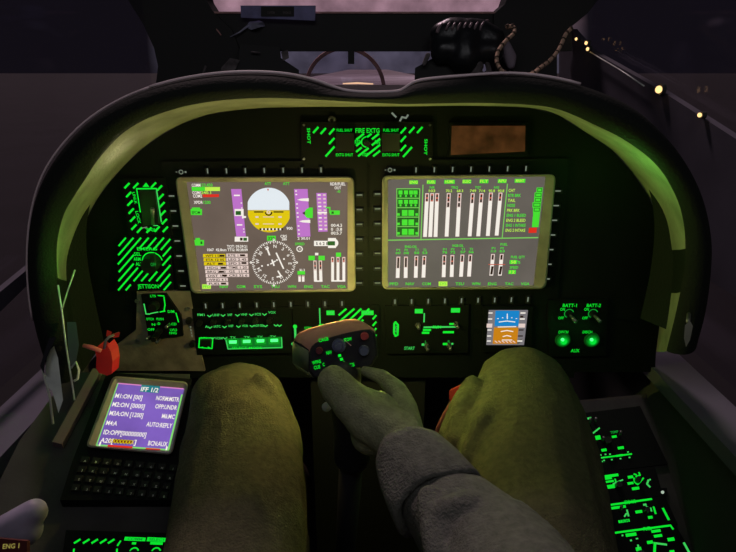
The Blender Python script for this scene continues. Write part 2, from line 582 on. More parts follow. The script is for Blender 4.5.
# overhead canopy bar, out of view above the crew
mb = MB(); mb.box((0, .45, 1.5), (.03, 0, 0), (0, 1.0, 0), (0, 0, .015), STRUT)
for y in (-.5, 1.4): mb.box((0, y, 1.5), (.5, 0, 0), (0, .02, 0), (0, 0, .015), STRUT)
struct('ceiling', mb)

# ------------------------------------------------------------------ glareshield
O_PX = [(60, 402), (44, 360), (33, 320), (28, 280), (28, 240), (33, 205), (43, 175), (60, 148), (85, 122), (115, 102), (150, 87), (190, 77), (235, 72), (280, 73), (312, 79), (338, 88), (352, 91), (372, 92), (397, 91), (405, 87.5), (414, 82), (430, 78.5), (470, 75), (510, 73), (550, 77), (590, 87), (630, 104), (660, 128), (685, 160), (702, 195), (711, 235), (711, 270), (706, 310), (697, 345), (690, 378)]
I1_PX = [(76, 372), (64, 320), (57, 285), (55, 262), (56, 240), (62, 216), (72, 198), (84, 180), (97, 160), (119, 136), (142, 121), (165, 112), (191, 105), (225, 100), (262, 98), (290, 98.5), (320, 100), (347, 101.5), (375, 103), (398, 104), (412, 104), (440, 103.5), (480, 103), (530, 105), (560, 110), (593, 124), (625, 140), (652, 160), (669, 181), (682, 209), (687, 241), (685, 275), (678, 312), (668, 352)]
I2_PX = [(88, 362), (80, 318), (75, 290), (74, 262), (80, 238), (88, 216), (98, 198), (110, 182), (124, 166), (142, 149), (160, 136), (182, 124), (208, 115), (235, 110.5), (265, 108), (292, 107.5), (320, 107), (347, 107), (375, 106.5), (398, 106.5), (414, 106.5), (440, 106), (480, 106), (530, 108), (558, 115), (585, 132), (612, 150), (632, 172), (648, 195), (658, 218), (662, 243), (664, 275), (661, 312), (656, 352)]
ho = thing('glareshield', PN.at(368, 120, .05), 'black padded glareshield hood arching over both displays, with a pale lit lining', 'glareshield')
def pathpts(px, off): return smooth_path([PN.at(x, y, off) for x, y in px], 4)
Po = pathpts(O_PX, .10); Pi = pathpts(I1_PX, .105); P2 = pathpts(I2_PX, -.004)
mb = MB()
# padded rim: a bulged section between outer edge and inner edge
rows = []
for a, b in zip(Po, Pi):
    c = (a + b) / 2; w = (b - a)
    sec = [a - PN.n * .09 + w * .85, a - PN.n * .04 + w * .3, a - PN.n * .006 + w * .03]
    for k in range(1, 8):
        t = k / 8
        sec.append(a + w * t + PN.n * .014 * math.sin(math.pi * t) ** .8)
    sec += [b, b - PN.n * .004]
    rows.append(sec)
m_ = len(rows[0]); vs = [q for r_ in rows for q in r_]; fs = []
for i in range(len(rows) - 1):
    for k in range(m_ - 1): fs.append([i * m_ + k, i * m_ + k + 1, (i + 1) * m_ + k + 1, (i + 1) * m_ + k])
mb.add(vs, fs, RIMM, True)
rim = obj('padded_rim', mb, ho)
mb = MB(); mb.tube([p + PN.n * .001 for p in Po[10 * 4:25 * 4]], .0017, EDGE_HL, 6); o = obj('edge_piping', mb, ho); o['label'] = 'thin pale piping along the hood edge'
mb = MB(); mb.tube([p + PN.n * .001 for p in Po[2 * 4:10 * 4 + 1]], .0012, EDGE_HL, 6); obj('edge_piping', mb, ho)
mb = MB(); rows = []
for a, b in zip(Pi, P2):
    rows.append([a - PN.n * .003, a * .75 + b * .25, a * .5 + b * .5, a * .25 + b * .75, b])
vs = [q for r_ in rows for q in r_]; fs = []
for i in range(len(rows) - 1):
    for k in range(4): fs.append([i * 5 + k, i * 5 + k + 1, (i + 1) * 5 + k + 1, (i + 1) * 5 + k])
fl_ = [f for f in fs]
def lit_part(f):  # the rest of the lining is coloured dark to paint its unlit stretches
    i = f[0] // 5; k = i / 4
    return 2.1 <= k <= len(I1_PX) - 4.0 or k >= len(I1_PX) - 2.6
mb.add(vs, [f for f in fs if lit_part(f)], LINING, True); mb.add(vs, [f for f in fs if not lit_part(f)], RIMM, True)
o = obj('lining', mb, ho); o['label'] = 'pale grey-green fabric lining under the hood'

# ------------------------------------------------------------------ main instrument panel
bp = thing('instrument_panel', PN.at(368, 370, -.01), 'matte black instrument panel board carrying the two large displays', 'instrument panel')
mb = MB()
pts = I2_PX[1:] + [(655, 372), (120, 372)]
pts = [(x + (368 - x) * .0, y) for x, y in pts]
PN.quad(mb, pts, BLACK, 0, .006)
obj('board', mb, bp)
mb = MB(); s = PN.at(368, 366)
mb.box((-.0, s.y + .06, .30), (.085, 0, 0), (0, .05, 0), (0, 0, .28), mat('pedestal_black', (0.018, 0.018, 0.018, 1), 0.9, spec=.05))
mb.box((.0, s.y + .03, .585), (.30, 0, 0), (0, .03, 0), (0, 0, .012), BLACK)
obj('centre_pedestal', mb, bp)
# small round screw and a hook above the fire panel
mb = MB(); PN.knob(mb, 332, 120, 4.2, .004, SCREW); PN.knob(mb, 332, 120, 1.8, .006, BLACK)
o = obj('round_stud', mb, bp)
mb = MB()
for a, b in (((400, 121), (402, 117)), ((402, 117), (406, 118)), ((406, 118), (408, 115)), ((396, 117), (392, 113))): PN.line(mb, [a, b], 1.8, TICKG, .001)
obj('hook_clip', mb, bp)

# ------------------------------------------------------------------ multifunction displays
def display_unit(label, bez, scr, bg, ticks, knobpos):
    t = thing('multifunction_display', PN.at((bez[0][0] + bez[1][0]) / 2, bez[2][1], 0), label, 'display')
    cx = sum(p[0] for p in bez) / 4; cy = sum(p[1] for p in bez) / 4
    hp = [(cx + (x - cx) * 1.145, cy + (y - cy) * 1.27) for x, y in bez]
    mb = MB(); PN.quad(mb, hp, UNIT, .003, .003); obj('housing', mb, t)
    # bezel with rounded corners
    mb = MB()
    def rounded(q, r, off):
        out = []
        for i in range(4):
            p = V((*q[i], 0)); a = V((*q[i - 1], 0)); b = V((*q[(i + 1) % 4], 0))
            pa = p + (a - p).normalized() * r; pb = p + (b - p).normalized() * r
            for k in range(6):
                s_ = k / 5
                z = pa * (1 - s_) ** 2 + p * 2 * s_ * (1 - s_) + pb * s_ * s_
                out.append(PN.at(z.x, z.y, off))
        return out
    L = [rounded(bez, 7, .003), rounded(bez, 7, .011)]
    mid = [(a[0] + (cx - a[0]) * .015, a[1] + (cy - a[1]) * .02) for a in bez]
    L.append(rounded(mid, 6, .013)); L.append(rounded(scr, 1.5, .010)); L.append(rounded(scr, 1.5, .004))
    m_ = len(L[0]); vs = [p for l in L for p in l]; fs = []
    for i in range(len(L) - 1):
        for k in range(m_): fs.append([i * m_ + k, i * m_ + (k + 1) % m_, (i + 1) * m_ + (k + 1) % m_, (i + 1) * m_ + k])
    mb.add(vs, fs, BEZEL)
    obj('bezel', mb, t)
    mb = MB(); PN.quad(mb, scr, bg, .0055, .002); so = obj('screen', mb, t)
    for (x, y, d) in ticks:
        mb = MB(); w, h = (9, 5) if d == 'h' else (5, 9)
        c = PN.at(x, y, .003); s = PN.mpp(x, y)
        a = [c + PN.u * (sx * w * s / 2) + PN.v * (sy * h * s / 2) for sx, sy in ((-1, -1), (1, -1), (1, 1), (-1, 1))]
        b = [c + (p - c) * .8 + PN.n * .003 for p in a]
        mb.prism(b, a, KEY)
        k = obj('bezel_key', mb, t)
        mb = MB()
        if d == 'h': PN.rect(mb, x, y, 5.5, 1.2, TICKG, .0064, .0003)
        else: PN.rect(mb, x, y, 1.2, 5, TICKG, .0064, .0003)
        obj('key_mark', mb, k)
    mb = MB(); x, y = knobpos
    PN.knob(mb, x, y, 2.2, .005, KNOB, .003); obj('power_knob', mb, t)
    mb = MB(); PN.ring(mb, x, y, 1.9, .8, TICKG, .0083); PN.rect(mb, x - 4.5, y, 1.6, .8, TICKG, .0035); PN.rect(mb, x + 4.5, y, 1.8, 1.8, TICKG, .0035)
    obj('power_mark', mb, t)
    return t, so


def lerp_ticks(a, b, n, d):
    return [(a[0] + (b[0] - a[0]) * i / (n - 1), a[1] + (b[1] - a[1]) * i / (n - 1), d) for i in range(n)]


tk = lerp_ticks((207.5, 171), (321, 170), 7, 'v') + lerp_ticks((205.6, 306), (342, 303.5), 9, 'v') \
    + lerp_ticks((171.5, 196), (183, 286), 7, 'h') + lerp_ticks((359.5, 195), (359, 283), 7, 'h')
d1, s1 = display_unit('left large flight display showing the white and yellow attitude ball and compass rose', [(175, 177), (354, 176.5), (356, 291.5), (191, 293.5)],
                      [(186.5, 182), (347.5, 182), (347.5, 288.8), (201, 291)], S_BG1, tk, (181, 172))
tk = lerp_ticks((416, 170), (526, 168.5), 7, 'v') + lerp_ticks((395, 301.8), (528, 299.5), 9, 'v') \
    + lerp_ticks((377.6, 194), (377.6, 283), 7, 'h') + lerp_ticks((558, 191), (547, 279), 7, 'h')
d2, s2 = display_unit('right large engine display showing rows of white vertical bar gauges', [(382, 175.5), (556, 174), (546, 289), (382, 289.5)],
                      [(388, 179.5), (545.5, 176.5), (533.5, 285.5), (388, 287.5)], S_BG2, tk, (390, 170))

e0 = .0065; e1 = .0068; e2 = .0071; e3 = .0074


def sub(name, parent, fn):
    mb = MB(); fn(mb); return obj(name, mb, parent)


def Rc(mb, x0, y0, x1, y1, m, off=e0): PN.quad(mb, [(x0, y0), (x1, y0), (x1, y1), (x0, y1)], m, off)


# ---- left display pages
def f(mb):
    PN.text(mb, 'COMM', 196, 185.2, 3, S_W, e0, 8.5); PN.text(mb, '123.450', 206.5, 185, 3, S_G, e0, 12)
    PN.quad(mb, [(191.5, 187), (205, 187), (205, 191), (192, 191)], S_G, e0); PN.quad(mb, [(205, 187), (220, 187), (220, 191), (205, 191)], S_LIME, e0)
    PN.text(mb, 'COM1', 196.5, 192.6, 2.8, S_W, e0, 8.5); PN.text(mb, '240.1', 206, 192.6, 2.8, S_LIME, e0, 10)
    PN.text(mb, 'COM2', 197.5, 196, 3.2, S_W, e0, 9); PN.quad(mb, [(202.5, 194.4), (219, 194.2), (219, 197), (203, 197.2)], S_R, e0)
    PN.text(mb, 'XPDR', 198.3, 202.3, 3, S_W, e0, 9); PN.text(mb, '1200', 207, 202.3, 3, S_G, e0, 7)
sub('radio_block', s1, f)
def f(mb):
    for (x0, y0, x1, y1) in ((190.5, 209, 202, 215), (192, 207.5, 200, 210), (194, 240, 204, 245.5), (195.5, 238, 200, 241)): Rc(mb, x0, y0, x1, y1, S_G)
    Rc(mb, 197.5, 211.5, 200, 213.5, S_GD, e1); Rc(mb, 200.5, 241.5, 202.3, 244, S_GD, e1)
    PN.text(mb, 'EPC', 194.5, 212.5, 3, S_GD, e1, 5)
sub('mode_box', s1, f)
def f(mb):
    PN.quad(mb, [(231, 189), (241.3, 189), (245.8, 236.5), (236.3, 236.5)], S_P, e0)
    for y, w in ((195.5, 6), (225, 5.5)):
        x = 236.3 + (y - 189) * .09; Rc(mb, x - w / 2, y - .8, x + w / 2, y + .6, S_W, e1)
    for y in (203, 208, 218, 229, 232):
        x = 241 + (y - 189) * .09; Rc(mb, x - 1.6, y - .5, x - .2, y + .5, S_W, e1)
    Rc(mb, 234.6, 209, 243.6, 216, S_W, e1); Rc(mb, 235.6, 211, 241, 215, S_GD, e2)
    Rc(mb, 242, 216, 246, 218, S_W, e1)
    Rc(mb, 234.7, 236.7, 248.2, 241.6, S_W, e1); Rc(mb, 240, 237.7, 242.6, 240.6, S_K, e2); Rc(mb, 243.3, 237.7, 247, 240.8, S_GD, e2)
sub('airspeed_tape', s1, f)
def f(mb):
    cx, cy, rx, ry = 268.5, 210, 21, 22.3
    N = 48; top = []; bot = []
    for k in range(N + 1):
        a = math.pi * k / N
        x, y = cx + rx * math.cos(a) * 1.06, cy - ry * math.sin(a)
        x = max(cx - 20.8, min(cx + 20.8, x)); top.append((x, min(y, 210.3)))
        x2, y2 = cx + .8 + rx * math.cos(a) * 1.04, 210.3 + (ry - .3) * math.sin(a)
        x2 = max(cx - 20.6, min(cx + 21.2, x2)); bot.append((x2, y2))
    PN.quad(mb, top, S_SKY, e0); PN.quad(mb, bot, S_Y, e0)
sub('attitude_ball', s1, f)
def f(mb):
    for x0, x1 in ((254, 263.5), (273.5, 283.5)): Rc(mb, x0, 211.3, x1, 212.6, S_K, e1)
    PN.ring(mb, 268.5, 212, 3.2, 1.3, S_K, e2, 180, 360); PN.ring(mb, 268.5, 212, 1.4, 1.0, S_WP, e2)
    for y in (217, 224):
        for x in (257, 280): Rc(mb, x - 1.7, y - .8, x + 1.7, y + .8, S_WP, e1)
        Rc(mb, 263, y - .4, 274, y + .3, S_WP, e1)
    for k in range(7): Rc(mb, 259.5 + k * 3.6, 228.2, 261.5 + k * 3.6, 230.2, S_K if k % 1 == 0 else S_W, e1)
    for k in range(6): Rc(mb, 261.5 + k * 3.6, 228.2, 263.1 + k * 3.6, 230.2, S_W, e1)
    PN.quad(mb, [(267, 188.8), (269, 188.8), (268, 191.4)], S_RD, e1)
    PN.text(mb, '900', 289.5, 228.3, 2.8, S_W, e1, 6)
sub('horizon_mark', s1, f)
def f(mb):
    PN.quad(mb, [(294, 189), (307.6, 189), (310.5, 236.5), (297.4, 237)], S_P, e0)
    for y in (199.8, 221.4):
        x = 294.4 + (y - 189) * .07; PN.quad(mb, [(x + 2, y), (x + 6, y - 1.2), (x + 13.6, y - 1.6), (x + 13.6, y + 1.6), (x + 6, y + 1)], S_W, e1)
    for y in (191, 194.5, 204, 208, 213, 217, 226, 230, 234):
        x = 295 + (y - 189) * .07; Rc(mb, x, y - .6, x + 1.8, y + .6, S_W, e1)
    PN.quad(mb, [(302, 213), (305, 211.5), (305, 215)], S_K, e2)
    PN.quad(mb, [(304.5, 212), (306, 209.5), (309, 207.6), (312.8, 207.6), (312.8, 218), (307, 218), (304.5, 215)], S_G, e1)
    PN.text(mb, '2 30.01', 303.6, 238.4, 2.6, S_W, e1, 12)
sub('altitude_tape', s1, f)
def f(mb):
    PN.quad(mb, [(316.3, 193), (326.5, 193), (327.6, 231.5), (318.3, 231.8)], S_P, e0)
    for k in range(10):
        y = 195 + k * 3.8; x = 317.6 + k * .17
        Rc(mb, x, y - .7, x + 3.2, y + .7, S_W if k % 3 == 0 else S_WP, e1); Rc(mb, x + 5.4, y - .8, x + 8, y + .8, S_WP, e1)
    Rc(mb, 317.6, 211.8, 327, 213.4, S_W, e2)
    Rc(mb, 325.5, 207, 330.5, 208.3, S_G, e1); Rc(mb, 329.3, 207, 330.5, 213, S_G, e1); Rc(mb, 330, 210.5, 339.8, 214.8, S_G, e1); Rc(mb, 331.5, 211.5, 333.8, 213.8, S_GD, e2)
sub('climb_scale', s1, f)
def f(mb):
    for x, s_ in ((267.8, 'ATT'), (286.3, 'ATT')): PN.text(mb, s_, x, 183.6, 2.8, S_G, e0, 6.5)
    PN.text(mb, 'RDR/FUEL', 337.8, 183.9, 3, S_W, e0, 15); PN.text(mb, 'OUT', 337.8, 187.8, 2.8, S_W, e0, 6.5); PN.text(mb, '-0', 338.5, 191.4, 2.6, S_G, e0, 3.6)
    for k, s_ in enumerate(('00:4.3', '0  :3.8', '00:5.7')): PN.text(mb, s_, 336.5, 225.3 + 3.9 * k, 3, S_W, e0, 11)
    for k, s_ in enumerate(('4.3', '3.8', '5.7')): pass
    Rc(mb, 314, 240.8, 330, 246, S_W); PN.text(mb, '5 6 2 8', 322, 243.5, 3, S_K, e1, 12)
    Rc(mb, 328, 238, 336, 248, S_W, e0); PN.ring(mb, 333.5, 243, 3.5, 2.6, S_W, e1); Rc(mb, 327.5, 241.2, 335, 245.4, S_GD, e2)
    Rc(mb, 267, 235.8, 275.8, 240.6, S_G); PN.text(mb, '328', 271.3, 238.3, 3, S_GD, e1, 6.5)
    PN.text(mb, 'CRS', 283.6, 236.2, 2.8, S_W, e0, 6.5); PN.text(mb, '280', 284.2, 239.2, 2.6, S_W, e0, 5)
    PN.text(mb, 'SPEED', 299.8, 243.9, 2.6, S_G, e0, 9.5); PN.ring(mb, 299.6, 249, 2.7, 1.0, S_W, e0); PN.text(mb, 'C', 300, 249, 2.2, S_W, e0)
    PN.text(mb, '1067  42.8nm', 216.8, 249.8, 2.8, S_W, e0, 19)
    PN.text(mb, 'TOT: 09:39:21', 237, 246.4, 2.8, S_W, e0, 20); PN.text(mb, 'TTG: 00:38:09', 237.6, 249.8, 2.8, S_W, e0, 20)
sub('readout', s1, f)
def f(mb):
    rows = [(203, 254, 225.3, 257.4), (203.6, 258, 225.6, 261.4), (204, 262, 226, 265.4)]
    for q in rows: Rc(mb, *q, S_Y)
    for k in range(5):
        y = 266 + k * 4; Rc(mb, 204.8 + k * .5, y, 226.3 + k * .5, y + 3.3, S_WP)
    for k in range(6):
        y = 253.6 + k * 4; Rc(mb, 226.3 + k * .1, y, 247.6 + k * .3, y + 3.3, S_WP)
    words = ['WPT 1 DIR', 'ETA 12 05', 'ALT  ----', 'HDG 3 1', 'BRG 21 0', 'DIST 1 8', 'WIND 4 5', 'FUEL ---', ]
    for k, w_ in enumerate(words): PN.text(mb, w_, 214.5 + k * .5, 255.8 + k * 4, 2.4, S_K, e1, 18)
    for k, w_ in enumerate(['RTE 1  ---', 'LEG 2 45', 'SPD 5  --', 'TIME 1 20', 'GS  11 4', 'CRS 32 6']): PN.text(mb, w_, 237 + k * .25, 255.4 + k * 4, 2.4, S_K, e1, 18)
    for (x, y) in ((222.5, 255.7), (221, 263.8), (224, 267.8), (222, 271.8), (225, 275.6), (224, 283.6), (243, 255.3), (244.5, 263)):
        Rc(mb, x - 3, y - 1, x + 2, y + 1, S_K, e2)
sub('caution_list', s1, f)
def f(mb):
    cx, cy, R = 273.8, 262.5, 21.6
    for k in range(72):
        a = 2 * math.pi * k / 72; r0 = R - (2.4 if k % 2 == 0 else 1.2)
        PN.line(mb, [(cx + r0 * math.sin(a), cy - r0 * math.cos(a)), (cx + R * math.sin(a), cy - R * math.cos(a))], .8, S_W, e0)
    for k, s_ in enumerate(('33', 'N', '3', '6', 'E', '12', '15', 'S', '21', '24', 'W', '30')):
        a = math.radians(-8 + 30 * (k - 1) + 12); PN.text(mb, s_, cx + 16.3 * math.sin(a), cy - 16.3 * math.cos(a), 3.2, S_W, e0, rot=-a)
    PN.line(mb, [(276.3, 253), (283.5, 268.5)], 1.5, S_W, e1)
    PN.line(mb, [(267, 248), (269.5, 255)], 1.6, S_W, e1); PN.line(mb, [(278, 271), (281, 276), (277, 277)], 1.5, S_W, e1)
    for x, y in ((262, 266), (268, 265), (277, 260), (284, 259)): Rc(mb, x - .8, y - .8, x + .8, y + .8, S_W, e1)
    PN.line(mb, [(270.5, 264), (275.5, 261)], 1.2, S_W, e1); PN.line(mb, [(272, 260), (274, 265.5)], 1.6, S_W, e1)
    for a in (0, 90, 180, 270):
        a = math.radians(a); PN.ring(mb, cx + (R + 1.3) * math.sin(a), cy - (R + 1.3) * math.cos(a), .8, .8, S_W, e1)
sub('compass_rose', s1, f)


def vbar(mb, xt, yt, xb, yb, w, fill, redlo, marks=(), body=None):
    """a gauge column; fill = where the white starts, redlo = red outline extent"""
    body = body or S_WP
    L = lambda y: xt + (xb - xt) * (y - yt) / (yb - yt)
    def seg(y0, y1, ww, m, off): PN.quad(mb, [(L(y0) - ww / 2, y0), (L(y0) + ww / 2, y0), (L(y1) + ww / 2, y1), (L(y1) - ww / 2, y1)], m, off)
    seg(yt, yb, w, S_WP, e0)
    seg(yt + .8, min(fill, redlo), w * .5, S_RD, e1)
    for (a, b) in marks: seg(a, b, w * .5, S_K, e2)
    seg(fill, yb - .3, w * .86, S_W, e1)


def f(mb):
    for x, yt in ((299.6, 275.5), (303.2, 275.5)): vbar(mb, x, yt, x, 281.8, 2.6, 277, 276)
    Rc(mb, 297.5, 271, 305, 274.5, S_G); PN.text(mb, '1', 300, 269.8, 2.4, S_W, e1); PN.text(mb, 'G 3', 302.5, 270, 2.2, S_W, e1)
    for x in (314.9, 320.3): vbar(mb, x, 260.5, x + .6, 281.6, 3.2, 270.5, 268, [(262, 265), (266.5, 269)])
    Rc(mb, 314.5, 280.4, 322.5, 281.8, S_W, e1)
    for x0, x1 in ((308.5, 314.8), (318.5, 324.8)): Rc(mb, x0, 255.8, x1, 260.3, S_G, e1)
    Rc(mb, 315, 252.8, 318.3, 255.3, S_W, e1)
    for x in (332.6, 338, 343.8): vbar(mb, x, 257, x, 281.4, 3, 262.5, 262, [(258.5, 260)])
    Rc(mb, 331.4, 280.2, 345.3, 281.6, S_W, e1); Rc(mb, 336, 252.6, 341, 256.8, S_G, e1)
sub('mini_gauge', s1, f)


def softrow(mb, items, y, hl=None):
    for x, s_ in items:
        if s_ == hl: Rc(mb, x - 4.4, y - 2.3, x + 4.4, y + 2.3, S_LIME, e0); PN.text(mb, s_, x, y, 2.8, S_G, e1, 7)
        else: PN.text(mb, s_, x, y, 2.9, S_G, e0, 8.5)
def f(mb):
    softrow(mb, [(206.5, 'PFD'), (224, 'NAV'), (241, 'COM'), (258, 'SYS'), (275.2, 'TSU'), (291.8, 'WPN'), (308.5, 'ENG'), (325.3, 'TAC'), (341.5, 'VGA')], 286.6, 'PFD')
sub('key_legend', s1, f)

# ---- right display pages
def f(mb):
    for k, (x, s_) in enumerate(((413.6, 'ENG'), (431.2, 'FUEL'), (449.5, 'HUMS'), (466.8, 'ELEC'), (484, 'FLT'), (502.2, 'APU'), (520, 'MAINT'))):
        PN.rect(mb, x, 182.3 - k * .25, 8.6 if k not in (2, 6) else 10.5, 3.8, S_G, e0); PN.text(mb, s_, x, 182.1 - k * .25, 2.8, S_LIME, e1, 8)
    softrow(mb, [(394, 'PFD'), (410, 'NAV'), (426.5, 'COM'), (443, 'SYS'), (459.7, 'TSU'), (476, 'WPN'), (492.3, 'ENG'), (509.2, 'TAC'), (525.2, 'VGA')], 283.8, 'SYS')
sub('key_legend', s2, f)
def f(mb):
    x0, y0, x1, y1 = 396.3, 188.8, 419.8, 236
    PN.quad(mb, [(x0, y0), (x1, y0), (x1 - 1.5, y1), (x0, y1)], S_GD, e0)
    hh = (y1 - y0) / 5
    for k in range(5):
        y = y0 + k * hh; xr = x1 - .3 * k
        PN.line(mb, [(x0 + .5, y), (xr, y), (xr - .3, y + hh), (x0 + .5, y + hh)], .9, S_GL, e1, True)
        if k < 2:
            for x in (400.5, 406, 411.2, 415.5):
                Rc(mb, x - 2, y + 1.6, x + 2, y + hh - 3.8, S_G, e1); Rc(mb, x - .9, y + 6, x + .9, y + 8.2, S_G, e1)
        else:
            for x in (404.7, 411.2): Rc(mb, x - 2.8, y + 2.3, x + 2.8, y + hh - 1.2, S_G, e1)
            for x in (398.6, 416.8): Rc(mb, x - 1.3, y + 5.5, x + 1.2, y + 8, S_G, e1)
sub('system_diagram', s2, f)
def f(mb):
    PN.line(mb, [(423, 185), (421, 238.8)], 1.0, S_GL, e0); PN.line(mb, [(388.3, 240.2), (538, 237.6)], 1.2, S_GL, e0)
    PN.line(mb, [(507.4, 184), (502.2, 237.6)], 1.0, S_GL, e0)
    for s_, x, w_ in (('NR', 432.3, 5), ('TRQ', 454.6, 7), ('TGT', 478, 6), ('NG', 496.6, 5)): PN.text(mb, s_, x, 187.4, 2.4, S_G, e0, w_)
    for s_, x in (('103', 432), ('70.2', 449), ('68.3', 460), ('749', 473), ('714', 482), ('90.8', 491.8), ('90.8', 501)): PN.text(mb, s_, x, 190.8, 2.6, S_LIME, e0, 6.3)
sub('divider_line', s2, f)
for k, (xt, xb, yb, mk, fl) in enumerate(((427.2, 425, 237, [(195, 197), (199, 201)], 201.5), (432.2, 430.2, 237, [(195.5, 200)], 201.5), (437.2, 435.5, 237, [(195, 197), (199, 200.5)], 201.5),
                                       (448.8, 446.6, 236.6, [(194.5, 197), (198.5, 201), (202.5, 207)], 207.5), (459.6, 457.3, 236.6, [(194.5, 196), (197.5, 201.5), (203, 206.8)], 207.5),
                                       (472.8, 469.6, 236.3, [(195, 197.5), (199.3, 203)], 203.3), (481.6, 478.2, 236.3, [(195, 197), (199.3, 202.3)], 202.8),
                                       (491, 487.8, 236, [(194.5, 197), (198.6, 200.6)], 200.8), (500.6, 496.6, 235.6, [(194, 196.6), (198.5, 200.6)], 200.8))):
    mb = MB(); vbar(mb, xt, 193.2 - (.0 if k < 7 else .6), xb, yb, 3.9, fl, 201.5, mk); obj('engine_gauge', mb, s2)
for xt, yt, xb, yb, fl, mk in ((398.4, 256.6, 397.6, 278, 268.5, [(258, 268)]), (406, 256.6, 405.6, 278, 267.5, [(258, 267)]), (416.4, 255.9, 415.7, 277.8, 266.5, [(257, 258.5), (260, 266)]), (424.4, 255.9, 423.4, 277.6, 265, [(257, 258.3), (260, 264.6)]),
                               (444.4, 255, 443.6, 277.2, 265, [(256.5, 261), (262.3, 264.7)]), (452.4, 255, 451.6, 277, 265, [(256.5, 260.6), (262, 264.7)]), (462.4, 254.6, 461, 276.8, 261.8, [(256, 261.3)]), (470.4, 254.6, 469, 276.6, 261.5, [(256, 261)])):
    mb = MB(); vbar(mb, xt, yt, xb, yb, 3.8, fl, 262, mk); obj('pressure_gauge', mb, s2)
for xt, xb in ((493, 491.3), (501.8, 499.8)):
    mb = MB(); vbar(mb, xt, 254, xb, 275.6, 3.8, 260.2, 259, [(255, 259.6)])
    PN.quad(mb, [(xt - .5 - 1.2, 266.3), (xt - .5 + 1.2, 266.3), (xb + 1.2, 274.5), (xb - 1.2, 274.5)], S_K, e2)
    PN.rect(mb, xt - .6, 264.5, 8, .9, S_RD, e3)
    obj('fuel_gauge', mb, s2)
def f(mb):
    for s_, x, y, w_ in (('ENG-OIL', 411, 246.6, 12), ('NGB-OIL', 458, 245.6, 11), ('FUEL', 504, 244.3, 7)): PN.text(mb, s_, x, y, 2.5, S_G, e0, w_)
    for x, a, b, y in ((398.2, 'P1', '0/47', 250), (406.3, 'P2', '0/48', 250), (416.7, 'T1', '50', 249.8), (424.8, 'T2', '53', 249.8), (444.8, 'P1', '76', 249.3), (452.8, 'P2', '72', 249.3), (463, 'T1', '57', 249), (471.2, 'T2', '56', 249), (493.5, 'P1', '11.0', 248.2), (502.2, 'P2', '8.0', 248.2)):
        PN.text(mb, a, x, y, 2.2, S_G, e0, 3.4); PN.text(mb, b, x, y + 3, 2.4, S_G, e0, 5)
    PN.text(mb, 'FUEL QTY', 518, 257, 2.6, S_G, e0, 14); PN.rect(mb, 513.4, 262, 7.5, 4.2, S_G, e0); PN.text(mb, '%', 519, 262.2, 3, S_G, e0)
    PN.text(mb, 'SPEED', 514, 267.4, 2.6, S_G, e0, 8.4); PN.rect(mb, 512.2, 272, 7.2, 4.2, S_G, e0)
    PN.text(mb, '58', 513.4, 262, 3, S_LIME, e1, 5); PN.text(mb, '12', 512.2, 272, 3, S_LIME, e1, 5)
sub('readout', s2, f)
def f(mb):
    for k, s_ in enumerate(('CHT', 'RTR BRK', 'TAIL', 'NOSE', 'PRK BRK', 'ENG 1 BLEED', 'ENG 2 BLEED', 'ENG 1 INTAKE', 'ENG 2 INTAKE')):
        y = 190.4 + k * 4.98; x = 508.6 - (y - 190) * .075
        w_ = (6.4, 12.5, 7.5, 7.5, 12.5, 19, 19, 19.5, 19.5)[k]
        PN.text(mb, s_, x, y, 3, S_G if k % 2 else S_LIME, e0, w_, align='l')
sub('bleed_list', s2, f)
def f(mb):
    for k, x0 in enumerate((537, 535, 534.6, 533, 533.5, 533.5, 533, 532.6)):
        y = 187.6 + k * 4.9; xr = 542.8 - (y - 187) * .11
        PN.quad(mb, [(x0 - .3, y), (xr, y), (xr - .5, y + 5.2), (x0 - .6, y + 5.2)], S_G, e0)
        if k < 5: PN.line(mb, [(x0 + .8, y + .9), (xr - 1, y + .9), (xr - 1.2, y + 4), (x0 + .6, y + 4)], .6, S_GD, e1, True)
sub('status_block', s2, f)
def f(mb): PN.quad(mb, [(529, 227.8), (537, 227.6), (536.4, 232.8), (528.4, 233)], S_R, e1)
sub('red_status_block', s2, f)

# ------------------------------------------------------------------ fire panel
def unit(name, label, cat, q, m=UNIT, th=.005, off=.005, fr=PN):
    x = (q[2][0] + q[3][0]) / 2
    t = thing(name, fr.at(x, q[2][1], 0), label, cat)
    mb = MB(); fr.quad(mb, q, m, off, th); obj('face_plate', mb, t)
    return t


def screws(t, fr, pts, off=.005, r=1.3):
    for x, y in pts:
        mb = MB(); fr.knob(mb, x, y, r, .0012, SCREW, off); obj('screw', mb, t)


fp = unit('fire_control_panel', 'wide panel with green striped borders reading FIRE EXTG above the displays', 'control panel', [(301, 122), (433, 122), (433, 162), (301, 162)])
mb = MB(); L = .0054
PN.text(mb, 'SHOT', 308.8, 136, 3.0, G, L, 15.5, rot=-math.pi / 2); PN.text(mb, 'SHOT', 425.8, 147, 3.0, G, L, 15.5, rot=-math.pi / 2)
for x, y in ((316, 130), (323.5, 131), (332, 131.5), (332, 141), (330.5, 151.5), (403.5, 130.5), (412, 130), (420, 130), (403.5, 139), (403.5, 148), (408, 152)):
    k = 4.6 if (x, y) in ((330.5, 151.5), (408, 152)) else 2.6
    PN.line(mb, [(x - k, y + k), (x + k * .8, y - k)], 2.0, G, L)
for x in (344.5, 391): PN.text(mb, 'FUEL SHUT', x, 130.2, 2.8, G, L, 15.5); PN.text(mb, 'EXTG SHUT', x, 154.8, 2.8, G, L, 17)
PN.text(mb, 'FIRE EXTG', 367.5, 130.5, 4.4, G, L, 24)
hatch(PN, mb, (356, 134, 380, 156), G, L, [(362, 137, 372, 148)], 7.5, 2.0, .8)
PN.ring(mb, 366.5, 142, 5, 1.2, G, L, 90, 270)
